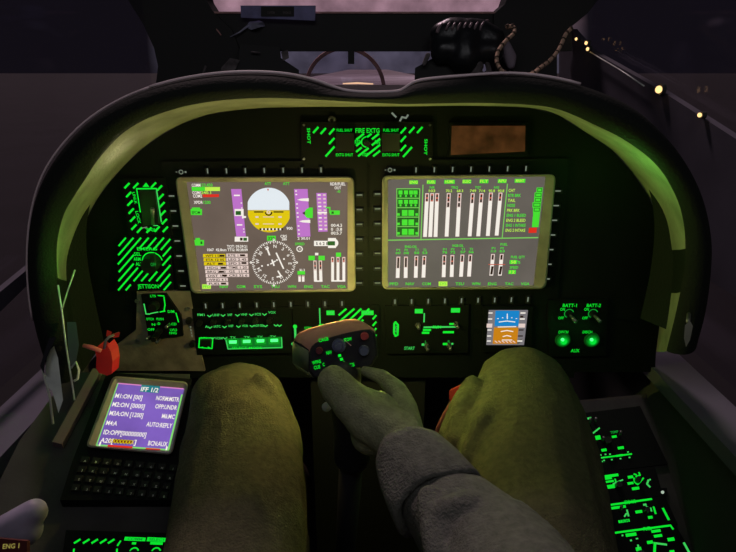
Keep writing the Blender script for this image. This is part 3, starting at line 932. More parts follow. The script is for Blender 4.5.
PN.text(mb, 'RES', 357.5, 142, 4, G, L, 5.5); PN.text(mb, 'MN', 377.5, 142, 4, G, L, 5); PN.text(mb, 'TEST', 365, 154.5, 3, G, L, 7)
obj('striped_legend', mb, fp)
for x in (345, 391):
    mb = MB(); PN.quad(mb, [(x - 9, 133.5), (x + 9, 133.5), (x + 9, 151.5), (x - 9, 151.5)], KNOB, .013, .008); obj('push_button', mb, fp)
mb = MB(); PN.knob(mb, 367, 142.5, 3.4, .010, KNOB, .005); obj('selector_knob', mb, fp)
screws(fp, PN, ((304, 125), (430, 125), (304, 159), (430, 159)))

am = unit('dim_amber_annunciator', 'dim brown amber warning window at the top right of the panel', 'indicator', [(449, 123), (528, 123), (528, 157), (448, 157)])
mb = MB(); PN.quad(mb, [(452, 126), (525.5, 126), (525, 151.5), (451, 155)], AMBERD, .007, .002); obj('amber_window', mb, am)

# ------------------------------------------------------------------ left hatched switch unit
lp = unit('guarded_switch_panel', 'small upright panel with green striped border around a black slot, left of displays', 'control panel', [(121, 179), (166, 178), (172, 235), (129, 236)])
mb = MB()
for x, y in ((127, 185.5), (135.8, 185.5), (153.5, 185), (159.5, 188), (128.7, 194.5), (130, 203), (131.2, 211), (132.6, 219), (134, 227), (161, 196.5), (162, 204.7), (163, 213), (164.4, 221.5), (165.3, 229.2), (139.5, 230), (149, 230), (157, 229)):
    PN.line(mb, [(x - 2.2, y + 2.4), (x + 2.2, y - 2.2)], 1.9, G, L)
PN.quad(mb, [(142.5, 187), (149.5, 187), (146, 182.5)], G, L)
PN.line(mb, [(136.5, 188.8), (156.5, 188.6)], 1.5, G, L); PN.line(mb, [(136.6, 189), (140.3, 212)], 1.2, G, L); PN.line(mb, [(156.4, 189), (161.3, 222)], 1.3, GM, L)
PN.text(mb, 'UNLK', 134.8, 198, 2.8, G, L, 12, rot=-math.pi / 2 + .08); PN.text(mb, 'LOCK', 138.2, 217.5, 3, G, L, 13, rot=-math.pi / 2 + .08)
PN.text(mb, 'TAIL', 151, 229.8, 3.4, G, L, 11); PN.line(mb, [(142, 228), (147, 227)], 1, TICKG, L); PN.line(mb, [(153.5, 225.6), (158, 225.6)], .9, GM, L)
obj('striped_legend', mb, lp)
mb = MB(); PN.quad(mb, [(139, 191), (155, 191), (159, 224), (143, 226)], KNOB, .009, .004); obj('slot_cover', mb, lp)
mb = MB(); PN.tube = None
a = PN.at(152.8, 224, .009); b = PN.at(152.5, 209, .030)
mb.tube([a, a * .5 + b * .5, b], [.0022, .0018, .0026], SCREW, 10); obj('toggle_lever', mb, lp)

jp = unit('jettison_panel', 'square green striped panel with a round black knob reading JETTISON', 'control panel', [(123, 237), (170, 236), (173, 290), (114, 292)])
mb = MB()
hatch(PN, mb, (118, 238, 171, 290), G, L, [(146, 250, 162, 271), (134, 249, 146, 267), (131, 281, 159, 291)], 7.6, 1.7, 1.15)
PN.ring(mb, 152.5, 262, 10, 1.2, G, L, 10, 200); PN.text(mb, 'JETTISON', 148, 286.3, 4.2, G, L, 21)
PN.text(mb, 'EMERG', 147, 248.8, 3.2, G, L, 20); PN.text(mb, 'SEL', 137.5, 254, 3.6, G, L, 7); PN.text(mb, 'ARM', 137, 259, 3.6, G, L, 7); PN.text(mb, 'ALL', 139, 264, 3.6, G, L, 7)
obj('striped_legend', mb, jp)
mb = MB(); PN.knob(mb, 152.5, 262, 8.6, .016, KNOB, .005, .9, 24); PN.rect(mb, 152.5, 262, 4, 15, KNOB, .026, .006); obj('rotary_knob', mb, jp)
mb = MB(); PN.text(mb, 'OFF', 153.3, 264.5, 3.4, GD, .0263, 5.5); obj('knob_mark', mb, jp)

# brown grey side board below them
sb = unit('side_subpanel', 'grey-brown lower left sub-panel under the jettison panel', 'panel', [(137, 291), (190, 291), (199, 345), (205, 371), (104, 371), (113, 348), (136, 330)], BROWN, .004, .004)
for x, y in ((137, 301), (188, 309), (137.5, 341)):
    mb = MB(); PN.knob(mb, x, y, 2.2, .002, SCREW, .004); obj('screw', mb, sb)
for x, y in ((189.5, 320), (193, 343)):
    mb = MB(); PN.knob(mb, x, y, 3.4, .006, KNOB, .004); obj('round_plug', mb, sb)
mb = MB()
for x, y in ((190.5, 327), (191, 330), (191.5, 333), (192, 336)): PN.rect(mb, x, y, 1.2, 1.6, TICKG, .0045)
obj('small_stencil', mb, sb)

ls = unit('light_switch_panel', 'small black switch panel with green bracket marks on the grey-brown sub-panel', 'control panel', [(141, 295), (166, 294), (181, 316), (183, 336), (149, 340)], UNIT, .004, .008)
mb = MB(); L8 = .0084
PN.text(mb, 'LTS', 153, 296, 2.6, G, L8, 5.5); PN.line(mb, [(158, 295.5), (164, 296)], 1.2, G, L8); PN.line(mb, [(164, 297), (165, 305), (164, 311)], 1.2, G, L8)
PN.line(mb, [(144, 304), (146, 314), (150, 314)], 1.2, GM, L8); PN.line(mb, [(160, 312), (165, 311)], 1.3, G, L8); PN.line(mb, [(150.5, 313.5), (158, 312)], 1.1, GM, L8)
PN.text(mb, 'DIM', 171, 311.5, 2.8, G, L8, 6.5); PN.line(mb, [(176, 313), (178.5, 322)], 1.2, G, L8)
for x, y, s_ in ((150, 319, 'DTCH'), (160, 319, 'PUSH'), (153.5, 324.5, 'N'), (151, 329.5, 'OFF'), (173, 324, 'LCD'), (173.5, 329.8, 'LVLS'), (173, 333, 'NVG'), (158.5, 323.5, '-D')): PN.text(mb, s_, x, y, 2.6, G, L8, 7 if len(s_) > 2 else 3.4)
obj('green_legend', mb, ls)
for x, y in ((155, 305), (160, 330), (156, 336)):
    mb = MB(); PN.knob(mb, x, y, 5 if y < 310 else 3.2, .011, KNOB, .008); obj('rotary_knob', mb, ls)
for x, y in ((169.5, 324), (160, 339), (150, 336)):
    a = PN.at(x, y, .008); mb = MB(); mb.tube([a, a + PN.n * .014 + PN.v * .002], [.0015, .0022], SCREW, 8); obj('toggle_lever', mb, ls)

# ------------------------------------------------------------------ communication panel
cp = unit('communication_panel', 'communication panel with three rows of green labels and four lit green lamps', 'control panel', [(192, 309), (291, 307), (293, 353), (197, 355)])
mb = MB()
for x, y, s_, w_ in ((201, 314.8, 'FM1', 7), (216, 315, 'UHF', 7), (230, 314.8, 'HF', 4.5), (244, 314.5, 'VHF', 6.5), (258, 314.2, 'ICS', 6), (272, 312.4, 'VOX', 7.5),
                     (206.5, 326.6, 'A', 3), (217, 326.4, 'SATC', 7), (231, 326, 'HF', 4.6), (245, 325.8, 'VOR', 6), (259, 325.5, 'ADF-SEL', 10), (219, 338.2, 'NORM', 7), (233, 337.6, 'TX', 6), (247, 337.3, 'TX', 6), (260, 337, 'TX', 6), (273, 336.8, 'TX', 6)):
    PN.text(mb, s_, x, y, 2.6, GM, L, w_)
for x, y in ((209.5, 316), (223, 315.5), (237.5, 315.3), (251.5, 315), (264.5, 314.5), (210, 327.5), (224.5, 327), (238.5, 326.6), (252, 326.2), (265.5, 326), (276, 325.4), (279.5, 325.6), (212.5, 338.4), (225, 338.2)):
    PN.line(mb, [(x - 2, y - .8), (x, y + .8), (x + 2, y - .8)], 1.0, GM, L)
PN.line(mb, [(199.5, 338), (198.8, 347.5), (212, 348.5), (212.8, 338)], 1.2, G, L, True); PN.text(mb, 'RCV', 204, 338.2, 2.6, G, L, 6.5)
for x in (202, 208): PN.line(mb, [(x, 347), (x + 2, 348)], 1.2, G, L)
obj('green_legend', mb, cp)
for x, y in ((200, 322), (214, 321), (228, 320.6), (242, 320.4), (256, 320), (270, 319.4)):
    mb = MB(); PN.knob(mb, x, y, 3, .008, KNOB, .005); obj('volume_knob', mb, cp)
mb = MB(); PN.quad(mb, [(201, 340), (211, 340), (210.5, 346.5), (201.5, 346.5)], KNOB, .009, .004); obj('push_button', mb, cp)
mb = MB(); PN.quad(mb, [(225.5, 339), (281.5, 337), (282.5, 348.5), (227.5, 349.5)], GH, .0058, .0008); st = obj('lit_strip', mb, cp); st['label'] = 'glowing dark green lamp strip'
mb = MB(); PN.line(mb, [(226, 340), (228, 349), (282, 347.5), (281.5, 337.5)], 1.1, GM, .0062); PN.text(mb, 'SELECT MODE', 247, 347.8, 2.4, G, .0063, 30); obj('strip_outline', mb, st)
for x, y in ((232.8, 342.2), (246.6, 341.6), (260.4, 341), (274.2, 340.6)):
    mb = MB()
    for w_, h_, c_ in ((12, 9, .20), (10, 6.4, .32)): PN.rect(mb, x, y + .4, w_, h_, glow('strip_glow_%d' % w_, (0, c_, c_ * .05, 1)), .0060 + (12 - w_) * .0002, .0001)  # glow around each lamp painted as nested, brighter rectangles
    obj('glowing_window', mb, st)
    mb = MB(); PN.quad(mb, [(x - 3.6, y - 1.2), (x + 3.6, y - 1.4), (x + 3.6, y + 1.2), (x - 3.6, y + 1.4)], GB, .0075, .0016); obj('lamp', mb, st)
    point_lamp('annunciator_light', PN.at(x, y, .022), (.05, 1, .12), .004)

# ------------------------------------------------------------------ centre panel behind the grip
cc = unit('weapon_control_panel', 'panel with broad green diagonal stripes half hidden behind the stick grip', 'control panel', [(292, 306), (379, 305), (379, 352), (296, 354)])
mb = MB()
PN.line(mb, [(319.6, 308.5), (320.3, 329)], 1.3, GM, L); PN.rect(mb, 330.5, 312.8, 8, 5, G, L); PN.text(mb, 'ARM', 330.5, 312.8, 3, GM, .0057, 6.5)
for a, b in (((339, 315), (346, 309)), ((339, 322), (354, 309)), ((343, 326), (361, 309)), ((352, 326), (369, 309)), ((357, 326), (363, 320))): PN.line(mb, [a, b], 2.0, G, L)
PN.rect(mb, 367.5, 312.8, 12, 5, G, L); PN.text(mb, 'SAFE', 367.5, 312.8, 3, GM, .0057, 9)
for y in (317, 323.5, 330, 336.5, 343): PN.line(mb, [(373, y + 2), (376, y - 1.5)], 1.9, G, L)
PN.text(mb, 'CHAFF', 350, 324, 3, G, L, 13); PN.text(mb, 'STBY', 308, 328, 2.8, G, L, 7); PN.ring(mb, 322, 328, 4, 1.2, G, L, 0, 300)
PN.line(mb, [(295, 326), (295.5, 338)], 2.2, GM, L); PN.ring(mb, 295, 326.5, 1.4, 1.4, G, L); PN.ring(mb, 293, 344, 1.2, 1.2, GM, L)
PN.line(mb, [(332, 329), (339, 324)], 1.5, GD, L)
obj('striped_legend', mb, cc)
mb = MB(); PN.knob(mb, 322, 333, 5, .012, KNOB, .005); obj('rotary_knob', mb, cc)

# ------------------------------------------------------------------ right centre switch panel
sw = unit('system_switch_panel', 'black switch panel with paired green labels between stick grip and standby instrument', 'control panel', [(385, 306), (469, 305), (468, 353), (387, 354)])
mb = MB()
PN.rect(mb, 418.8, 311.2, 8, 5, G, L); PN.rect(mb, 455.5, 310.3, 9, 5, G, L); PN.text(mb, 'ENG1', 418.8, 311.2, 2.6, GM, .0057, 7); PN.text(mb, 'ENG2', 455.5, 310.3, 2.6, GM, .0057, 7.6)
PN.line(mb, [(424.3, 313.5), (424, 322)], 1.4, GM, L)
PN.line(mb, [(424, 327.3), (456, 326.8)], 1.8, GM, L); PN.text(mb, 'RUN', 437, 327, 3.4, G, L, 8); PN.rect(mb, 451.8, 324, 5, 2.2, G, L)
for x, y, w_ in ((427, 330, 8), (425.6, 332.8, 7.4), (448.4, 332.2, 11)): PN.rect(mb, x, y, w_, 2.5, G, L)
PN.line(mb, [(395.5, 322), (398, 325), (397.5, 335), (395.5, 336), (394, 333), (394.2, 324)], 2.0, G, L, True); PN.text(mb, 'IGN', 395.8, 329, 2.6, GM, .0057, 7, rot=math.pi / 2)
PN.text(mb, 'START', 409.5, 348.2, 3.4, GM, L, 10.5); PN.rect(mb, 423, 344.6, 2.6, 2.6, GM, L); PN.rect(mb, 445, 344, 4.4, 2.6, G, L); PN.rect(mb, 452.3, 343.8, 2, 2, GM, L)
PN.text(mb, 'L', 426, 341.8, 3, GD, L); PN.text(mb, 'R', 449, 341.5, 3, GD, L)
obj('green_legend', mb, sw)
for x, y in ((418, 323), (426.5, 344), (449, 343.5), (456, 322)):
    a = PN.at(x, y + 2, .005); mb = MB(); mb.disc(a, PN.u, PN.v, .0042, .0034, .003, PN.n, SCREW, 6)
    mb.tube([a, a + PN.n * .016 + PN.v * .003], [.0014, .0024], SCREW, 8); obj('toggle_switch', mb, sw)

# ------------------------------------------------------------------ standby instrument
si = unit('standby_attitude_indicator', 'small square standby instrument glowing blue above and orange below', 'instrument', [(483, 306), (533, 306), (531, 352), (483, 352)])
mb = MB(); PN.quad(mb, [(489, 310.5), (528, 310.5), (524, 345), (486.5, 345)], S_GREY, .0065, .0015); sc = obj('screen', mb, si)
mb = MB(); PN.quad(mb, [(495.5, 310.7), (519.5, 310.7), (518.5, 326), (494.5, 326)], S_BLUE, .0068); PN.quad(mb, [(494, 327.5), (518.5, 327.5), (517, 343.8), (492.6, 343.8)], S_OR, .0068)
PN.quad(mb, [(518.5, 340), (523, 338), (519, 344), (512, 344.5)], S_BG2, .0067); obj('attitude_ball', mb, sc)
mb = MB(); q = .0071
for y, w_ in ((322, 16), (331.5, 12), (336.5, 8)): PN.line(mb, [(507 - w_ / 2, y), (507, y - 1), (507 + w_ / 2, y)], 1.0, S_W, q)
PN.line(mb, [(507.3, 313.8), (507.3, 319)], .9, S_W, q)
for k in range(5): PN.rect(mb, 498 + k * 4.6, 317 - abs(2 - k) * -.8, 1.5, .8, S_W, q)
for y in (313, 319, 330, 336, 341): PN.rect(mb, 490.7 - (y - 311) * .06, y, 4, 1.2, S_W, q); PN.rect(mb, 523.2 - (y - 311) * .11, y, 5, 1.4, S_W if y % 2 else S_K, q)
PN.rect(mb, 489.5, 325.6, 5.5, 4.4, S_WP, q); PN.rect(mb, 521.8, 325.6, 6.5, 4.4, S_WP, q); PN.rect(mb, 521.8, 316.6, 3, 2, S_K, q)
for k in range(6): PN.line(mb, [(495 + k * 3.6, 341), (497 + k * 3.6, 342.5)], 1.0, S_WP, q)
PN.line(mb, [(498, 327), (516, 326.6)], 1.0, S_W, q); PN.line(mb, [(502, 340), (512, 340)], .9, S_W, q)
obj('symbols', mb, sc)

# ------------------------------------------------------------------ battery panel
ba = unit('battery_switch_panel', 'panel labelled BATT-1 and BATT-2 with two glowing green round lamps', 'control panel', [(548, 300), (608, 299), (606, 356), (549, 357)])
mb = MB()
for x, n_ in ((569, '1'), (593, '2')):
    PN.text(mb, 'BATT-' + n_, x + .8, 305.4, 3.6, G, L, 14); PN.text(mb, 'ON', x - 6.5, 309.3, 3, G, L, 4.6); PN.text(mb, 'OFF', x - 8, 318, 3, G, L, 5.6)
    PN.text(mb, 'DISCH', x - 5.5, 332, 3, G, L, 9.5)
    PN.ring(mb, x, 313.5, 4.5, 1.0, GD, L, 20, 250)
PN.text(mb, 'AUX', 575.2, 350.6, 3.6, G, L, 8.5)
obj('green_legend', mb, ba)
for x in (569, 593):
    a = PN.at(x, 314, .005); mb = MB(); mb.disc(a, PN.u, PN.v, .0048, .004, .003, PN.n, KNOB, 12); mb.tube([a, a + PN.n * .016 - PN.v * .004 + PN.u * .005], [.0014, .0026], SCREW, 8); obj('toggle_switch', mb, ba)
for x, y in ((562.5, 339.5), (591.5, 339.5)):
    mb = MB()
    for r_, h_, c_ in ((7.6, .003, .045), (6.4, .004, .11), (5.2, .005, .22), (4.0, .006, .42), (3.0, .007, .75)):  # lamp halo painted into the lens as stacked discs, brightest at the centre
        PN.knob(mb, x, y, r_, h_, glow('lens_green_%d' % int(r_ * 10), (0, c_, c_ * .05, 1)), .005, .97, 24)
    k = obj('push_lamp', mb, ba)
    mb = MB(); PN.knob(mb, x, y, 1.7, .002, GB, .0115, .8, 10); obj('bulb', mb, k)
    point_lamp('annunciator_light', PN.at(x, y, .03), (.05, 1, .12), .006)

# ================================================================== LEFT SIDE
# keyboard display unit on the left console
_q = [(117.6, 382.7), (184.4, 388.3), (169, 450.7), (95.6, 445.8)]
_l = [.70, .70 * 1.018, .70 * .9318, .70 * .9139]
_P = [CP + ray(*p) * l for p, l in zip(_q, _l)]
_u = (_P[1] - _P[0]).normalized(); _v = (_P[0] - _P[3]); _v = (_v - _u * _v.dot(_u)).normalized()
KF = Frame(_P[0], _u, _v)
ku = thing('keyboard_display_unit', KF.at(140, 500, -.01), 'tilted keyboard unit with a violet text screen beside the left knee', 'display')
def kq(mb, pts, m, off, th=0): KF.quad(mb, pts, m, off, th)
mb = MB(); kq(mb, [(107, 372), (192, 379), (176, 500), (60, 500), (72, 462)], UNIT, -.006, .016); obj('housing', mb, ku)
mb = MB()
def kr(q, off, r=4):
    out = []
    for i in range(4):
        p = V((*q[i], 0)); a = V((*q[i - 1], 0)); b = V((*q[(i + 1) % 4], 0))
        pa = p + (a - p).normalized() * r; pb = p + (b - p).normalized() * r
        for k in range(5):
            s_ = k / 4; z = pa * (1 - s_) ** 2 + p * 2 * s_ * (1 - s_) + pb * s_ * s_
            out.append(KF.at(z.x, z.y, off))
    return out
kb = [(112.7, 375.7), (189, 382), (172, 455), (85.5, 447)]
LL = [kr(kb, -.006, 6), kr(kb, .003, 6), kr([(114.5, 377.5), (187.5, 383.5), (171, 453.5), (88, 445.8)], .005, 5), kr(_q, .001, 1.5), kr(_q, -.001, 1.5)]
m_ = len(LL[0]); vs = [p for l in LL for p in l]; fs = []
for i in range(4):
    for k in range(m_): fs.append([i * m_ + k, i * m_ + (k + 1) % m_, (i + 1) * m_ + (k + 1) % m_, (i + 1) * m_ + k])
mb.add(vs, fs, BEZEL); obj('bezel', mb, ku)
mb = MB(); kq(mb, _q, CDU_BG, 0, .001); ks = obj('screen', mb, ku)
def S2(a, b):   # place on the keyboard screen by fraction
    t0 = (_q[0][0] + (_q[1][0] - _q[0][0]) * a, _q[0][1] + (_q[1][1] - _q[0][1]) * a)
    t1 = (_q[3][0] + (_q[2][0] - _q[3][0]) * a, _q[3][1] + (_q[2][1] - _q[3][1]) * a)
    return (t0[0] + (t1[0] - t0[0]) * b, t0[1] + (t1[1] - t0[1]) * b)
def krect(mb, a0, b0, a1, b1, m, off): kq(mb, [S2(a0, b0), S2(a1, b0), S2(a1, b1), S2(a0, b1)], m, off)
mb = MB(); krect(mb, 0, 0, 1, .018, CDU_PK, .0004); krect(mb, .975, .1, 1, 1, CDU_G, .0004); krect(mb, 0, .975, 1, 1, CDU_G, .0005); krect(mb, .16, .97, .5, 1.0, S_R, .0007); krect(mb, .68, .98, .88, 1.0, S_R, .0007); krect(mb, 0, 0, .015, 1, CDU_G, .0004)
obj('screen_edge', mb, ks)
mb = MB(); krect(mb, .36, .0, .64, .11, CDU_T, .0005)
for (a, b, s_, w_) in ((.50, .065, 'IFF 1/2', .27), (.19, .20, 'M1:ON [00]', .42), (.84, .185, 'NORM:MSTR', .36), (.235, .335, 'M2:ON [0000]', .50), (.82, .315, 'OPP:UNDR', .34), (.26, .475, 'M3A:ON [1200]', .52), (.90, .46, 'M6:MC', .20), (.13, .63, 'M4:A', .17), (.76, .605, 'AUTO:REPLY', .40), (.36, .775, 'ID:OPP[00000000]', .66), (.13, .905, 'A20[', .20), (.515, .90, ']', .03), (.845, .90, 'BCN:AUX', .30)):
    w_ *= .93
    if a < .45 and s_ != ']' : a = .035 + w_ / 2
    elif a > .7: a = .965 - w_ / 2
    x, y = S2(a, b); KF.text(mb, s_, x, y, 5.0, S_W, .0008, w_ * 66)
x, y = S2(.33, .905); KF.text(mb, 'XXXXXXXX', x, y, 4.6, S_Y, .0009, 24)
krect(mb, .195, .875, .47, .935, REDTAB, .0006)
for a in (.05, .96): x, y = S2(a, .965); KF.text(mb, 'I', x, y, 4, S_W, .0008, 1.6)
obj('screen_text', mb, ks)
letters = 'ABCDEFGHIJKLMNOPQRSTUVWXYZ1234567890+-./'
for i in range(4):
    for j in range(9):
        x = 85 - i * 3.0 + j * 11; y = 461 + i * 9.2 + j * 1.0
        c = KF.at(x, y, -.006); s_ = KF.mpp(x, y)
        a = [c + KF.u * (sx * 8.2 * s_ / 2) + KF.v * (sy * 7.6 * s_ / 2) for sx, sy in ((-1, -1), (1, -1), (1, 1), (-1, 1))]
        mb = MB(); mb.prism([c + (p - c) * .82 + KF.n * .0035 for p in a], a, KEY); k = obj('key', mb, ku)
        mb = MB(); KF.text(mb, letters[i * 9 + j], x, y, 2.2, TICK, -.0022); obj('key_letter', mb, k)

# left console body under and around it
lc = thing('left_console', (-.33, .45, 0), 'dark side console left of the pilot carrying the keyboard unit', 'console')
mb = MB()
LCF = Frame(KF.at(140, 480, -.024), KF.u, KF.v)
kq(mb, [(70, 372), (190, 374), (172, 600), (-60, 600), (20, 440)], CONS, -.0235, .03)
obj('console_top', mb, lc)
mb = MB(); mb.box((-.34, .42, .25), (.085, 0, 0), (0, .30, 0), (0, 0, .24), CONS); obj('console_body', mb, lc)
mb = MB(); kq(mb, [(93, 368), (101, 370), (62, 444), (52, 442)], PINKTRIM, -.012, .010); o = obj('edge_trim', mb, lc); o['label'] = 'dusty pinkish-grey edge trim'

# green lit panel at the bottom left
CF2 = Frame(KF.at(120, 545, -.018), KF.u, KF.v)
gp = unit('audio_control_panel', 'panel with bright green bar labels on the left console, low in view', 'control panel', [(66, 530), (172, 533), (168, 600), (56, 600)], UNIT, .004, .004, CF2)
mb = MB(); q = .0045
for x in (77, 86, 94.5, 103, 111): CF2.line(mb, [(x - 2.6, 543), (x + 3, 539.5)], 2.0, G, q)
CF2.line(mb, [(117.5, 545.5), (120.5, 541)], 1.6, G, q); CF2.line(mb, [(74, 549), (73, 556)], 1.6, G, q); CF2.line(mb, [(117, 549), (116.5, 556)], 1.6, G, q)
CF2.rect(mb, 135, 539, 20, 3.6, G, q); CF2.rect(mb, 157, 539.6, 19, 4, G, q); CF2.rect(mb, 134, 543.3, 4, 2.2, G, q); CF2.rect(mb, 156.5, 543.3, 12, 2.6, G, q)
CF2.ring(mb, 134, 552, 4, 1.4, G, q, 20, 170); CF2.ring(mb, 156, 552, 4, 1.4, G, q, 20, 170)
CF2.text(mb, 'COMM', 135, 539, 2.4, GD, q + .0003, 14); CF2.text(mb, 'SELECT', 157, 539.6, 2.4, GD, q + .0003, 15)
obj('green_legend', mb, gp)
for x in (134, 156):
    mb = MB(); CF2.knob(mb, x, 556, 4.5, .008, KNOB, .004); obj('rotary_knob', mb, gp)

# power levers, lower left corner
pl = thing('power_lever_quadrant', CF2.at(20, 545, -.02), 'pale blue-pink power lever knob with ENG 1 plate in the lower left corner', 'lever')
LEV = mat('lever_knob_grey', (.30, .27, .36, 1), .5, vary=.3)
a = W(14, 548, .46)
blob('lever_knob', [[(W(4, 530, .47), .012), (W(34, 512, .47), .011)], [(W(2, 545, .47), .014), (W(28, 530, .47), .012)]], LEV, pl, .003, 4)
mb = MB(); mb.tube([W(10, 545, .47), W(-10, 640, .50)], .007, SCREW, 8); obj('lever_shaft', mb, pl)
EF = Frame(W(14, 546, .445), (1, -.12, .18), (0, .5, .86))
mb = MB(); EF.quad(mb, [(-6, 538), (27, 541), (27, 556), (-6, 556)], mat('dark_red_plate', (.09, .02, .02, 1), .5), 0, .003); np_ = obj('name_plate', mb, pl)
mb = MB(); EF.text(mb, 'ENG 1', 11, 546, 4.5, ENGM, .0004, 19); obj('plate_text', mb, np_)

# red handle
rh = thing('canopy_jettison_handle', W(104, 372, .70), 'bright red curved handle tab beside the keyboard unit', 'handle')
mb = MB(); D = .685
pr = [(98, 346), (103, 350), (107, 345), (111, 352), (112.5, 362), (111.5, 374), (107, 375.5), (99, 373), (96, 368), (96.5, 358), (95, 350)]
mb.prism([W(x, y, D) for x, y in pr], [W(x, y, D) + V((.004, .012, .002)) for x, y in pr], RED)
obj('red_tab', mb, rh)
mb = MB(); mb.tube([W(83.5, 345.5, D - .005), W(92, 347.5, D - .006), W(101, 351, D - .004)], [.0022, .003, .0024], mat('pink_red_lever', (.75, .16, .16, 1), .4), 8); obj('lever_arm', mb, rh)
mb = MB(); mb.tube([W(104, 349, D), W(105.5, 341, D), W(109, 337, D), W(119, 333, D + .01)], .0016, SCREW, 8); obj('steel_link', mb, rh)
mb = MB()
for q in ([(107, 330), (112, 332), (110, 338), (106, 336)], [(112, 334), (120, 332), (119, 337), (113, 338)]):
    mb.prism([W(x, y, D + .004) for x, y in q], [W(x, y, D + .012) for x, y in q], RED)
obj('red_bracket', mb, rh)

# door latch hardware on the left
dl = thing('door_latch_blade', W(52, 400, .62), 'pale forked metal latch blade hanging below the left end of the hood', 'latch')
mb = MB(); d = .60
q = [(45, 369), (48, 352), (54, 346), (58, 358), (60, 375), (63, 400), (58.5, 413), (55.5, 402), (52, 391), (47, 386)]
mb.prism([W(x, y, d) for x, y in q], [W(x, y, d + .006) for x, y in q], BLADE); obj('blade', mb, dl)
mb = MB(); mb.tube([W(42.5, 370, d), W(46, 383, d), W(50, 398, d), W(53, 424, d)], .0012, TICK, 6); obj('edge_rod', mb, dl)  # lit edge of the blade shaped as a pale rod
mb = MB(); q = [(40, 366), (49, 338), (56, 337), (45, 362), (44, 374)]
mb.prism([W(x, y, d - .01) for x, y in q], [W(x, y, d) for x, y in q], GRIPB); obj('black_guard', mb, dl)
dr = thing('door_seal_rod', W(74, 400, .66), 'thin white rod with a hooked catch inside the left hood edge', 'rod')
mb = MB(); d = .655
mb.tube([W(58, 285, d), W(62, 312, d), W(66, 345, d), (W(70, 370, d)), W(74.5, 400, d)], .00095, BLADE, 6); obj('rod', mb, dr)
mb = MB(); q = [(67, 322), (76, 322), (79, 345), (76, 362), (70, 366), (68, 345)]
mb.prism([W(x, y, d + .02) for x, y in q], [W(x, y, d + .03) for x, y in q], mat('dull_steel', (.10, .12, .13, 1), .5)); obj('catch_plate', mb, dr)
mb = MB(); mb.tube([W(71, 368, d), W(76, 362, d), W(79, 370, d), W(77.5, 379, d), W(74, 381, d)], .0013, BLADE, 6); obj('hook', mb, dr)
mb = MB(); mb.tube([W(75, 270, d + .02), W(68, 290, d + .01), W(62, 309, d)], .0009, TICK, 6); obj('stay_wire', mb, dr)

# ================================================================== RIGHT CONSOLE
RF = Frame(W(640, 485, .82), (math.cos(math.radians(10)), 0, math.sin(math.radians(10))), (0, math.cos(math.radians(35)), math.sin(math.radians(35))))
rc = thing('right_console', (.37, .6, 0), 'sloping black side console right of the pilot with rows of green lettering', 'console')
mb = MB(); RF.quad(mb, [(560, 402), (668, 392), (745, 560), (745, 640), (590, 640)], CONS, 0, .03); obj('console_top', mb, rc)
mb = MB(); mb.box((.36, .66, .19), (.06, 0, 0), (0, .15, 0), (0, 0, .15), CONS); obj('console_body', mb, rc)


def rpanel(name, label, q, items, knobs=(), toggles=()):
    t = unit(name, label, 'control panel', q, UNIT, .004, .004, RF)
    mb = MB(); o_ = .0045
    for it in items:
        k = it[0]
        if k == 'r': RF.rect(mb, it[1], it[2], it[3] * .95, it[4] * .78, it[5] if len(it) > 5 else G, o_)
        elif k == 'l': RF.line(mb, it[1], it[2], it[3] if len(it) > 3 else G, o_)
        elif k == 't': RF.text(mb, it[1], it[2], it[3], it[4], it[6] if len(it) > 6 else G, o_ + .0002, it[5])
    obj('green_legend', mb, t)
    for x, y, r in knobs:
        mb = MB(); RF.knob(mb, x, y, r, .010, KNOB, .004); obj('rotary_knob', mb, t)
    for x, y in toggles:
        a = RF.at(x, y, .004); mb = MB(); mb.tube([a, a + RF.n * .014 + RF.v * .003], [.0013, .0022], SCREW, 8); obj('toggle_switch', mb, t)
    return t


rpanel('environmental_control_panel', 'farthest panel on the right console, with sparse small green labels and dots', [(575, 414), (640, 406), (668, 464), (584, 474)],
       [('l', [(578.5, 419.2), (583, 419)], 2.0, GM), ('l', [(586, 419), (591, 418)], 2.0, GM), ('l', [(583, 431), (583.5, 435)], 1.4, GM),
        ('l', [(590.5, 429), (588, 433.5), (592, 434), (599.5, 428)], 1.4, GM), ('r', 598, 437.6, 5.4, 5.4), ('r', 614.3, 436.6, 5, 3), ('t', 'TEMP', 614.3, 432, 2.4, 8, GD),
        ('r', 592.4, 451.6, 5, 3.6), ('l', [(591, 447), (591.5, 451)], 1.6), ('r', 604, 450, 5.4, 3.4), ('r', 620.8, 447.8, 6.2, 3.4),
        ('l', [(592, 459), (631.5, 454)], 1.5), ('r', 600, 458, 9, 1.8, GM), ('r', 619.5, 455.5, 7, 2.6)] +
       [('r', x, y, 1.7, 1.7, GM) for x, y in ((600.7, 455), (605.5, 454.4), (610, 454.2), (628, 452), (595, 461.5), (604, 460.4), (611.8, 459.6), (620.5, 458.6), (629.5, 457.4), (602, 461.5))],
       [(607, 442, 4)], [(602.5, 442.5), (619.5, 436.8), (589.5, 424), (595, 423.5)])
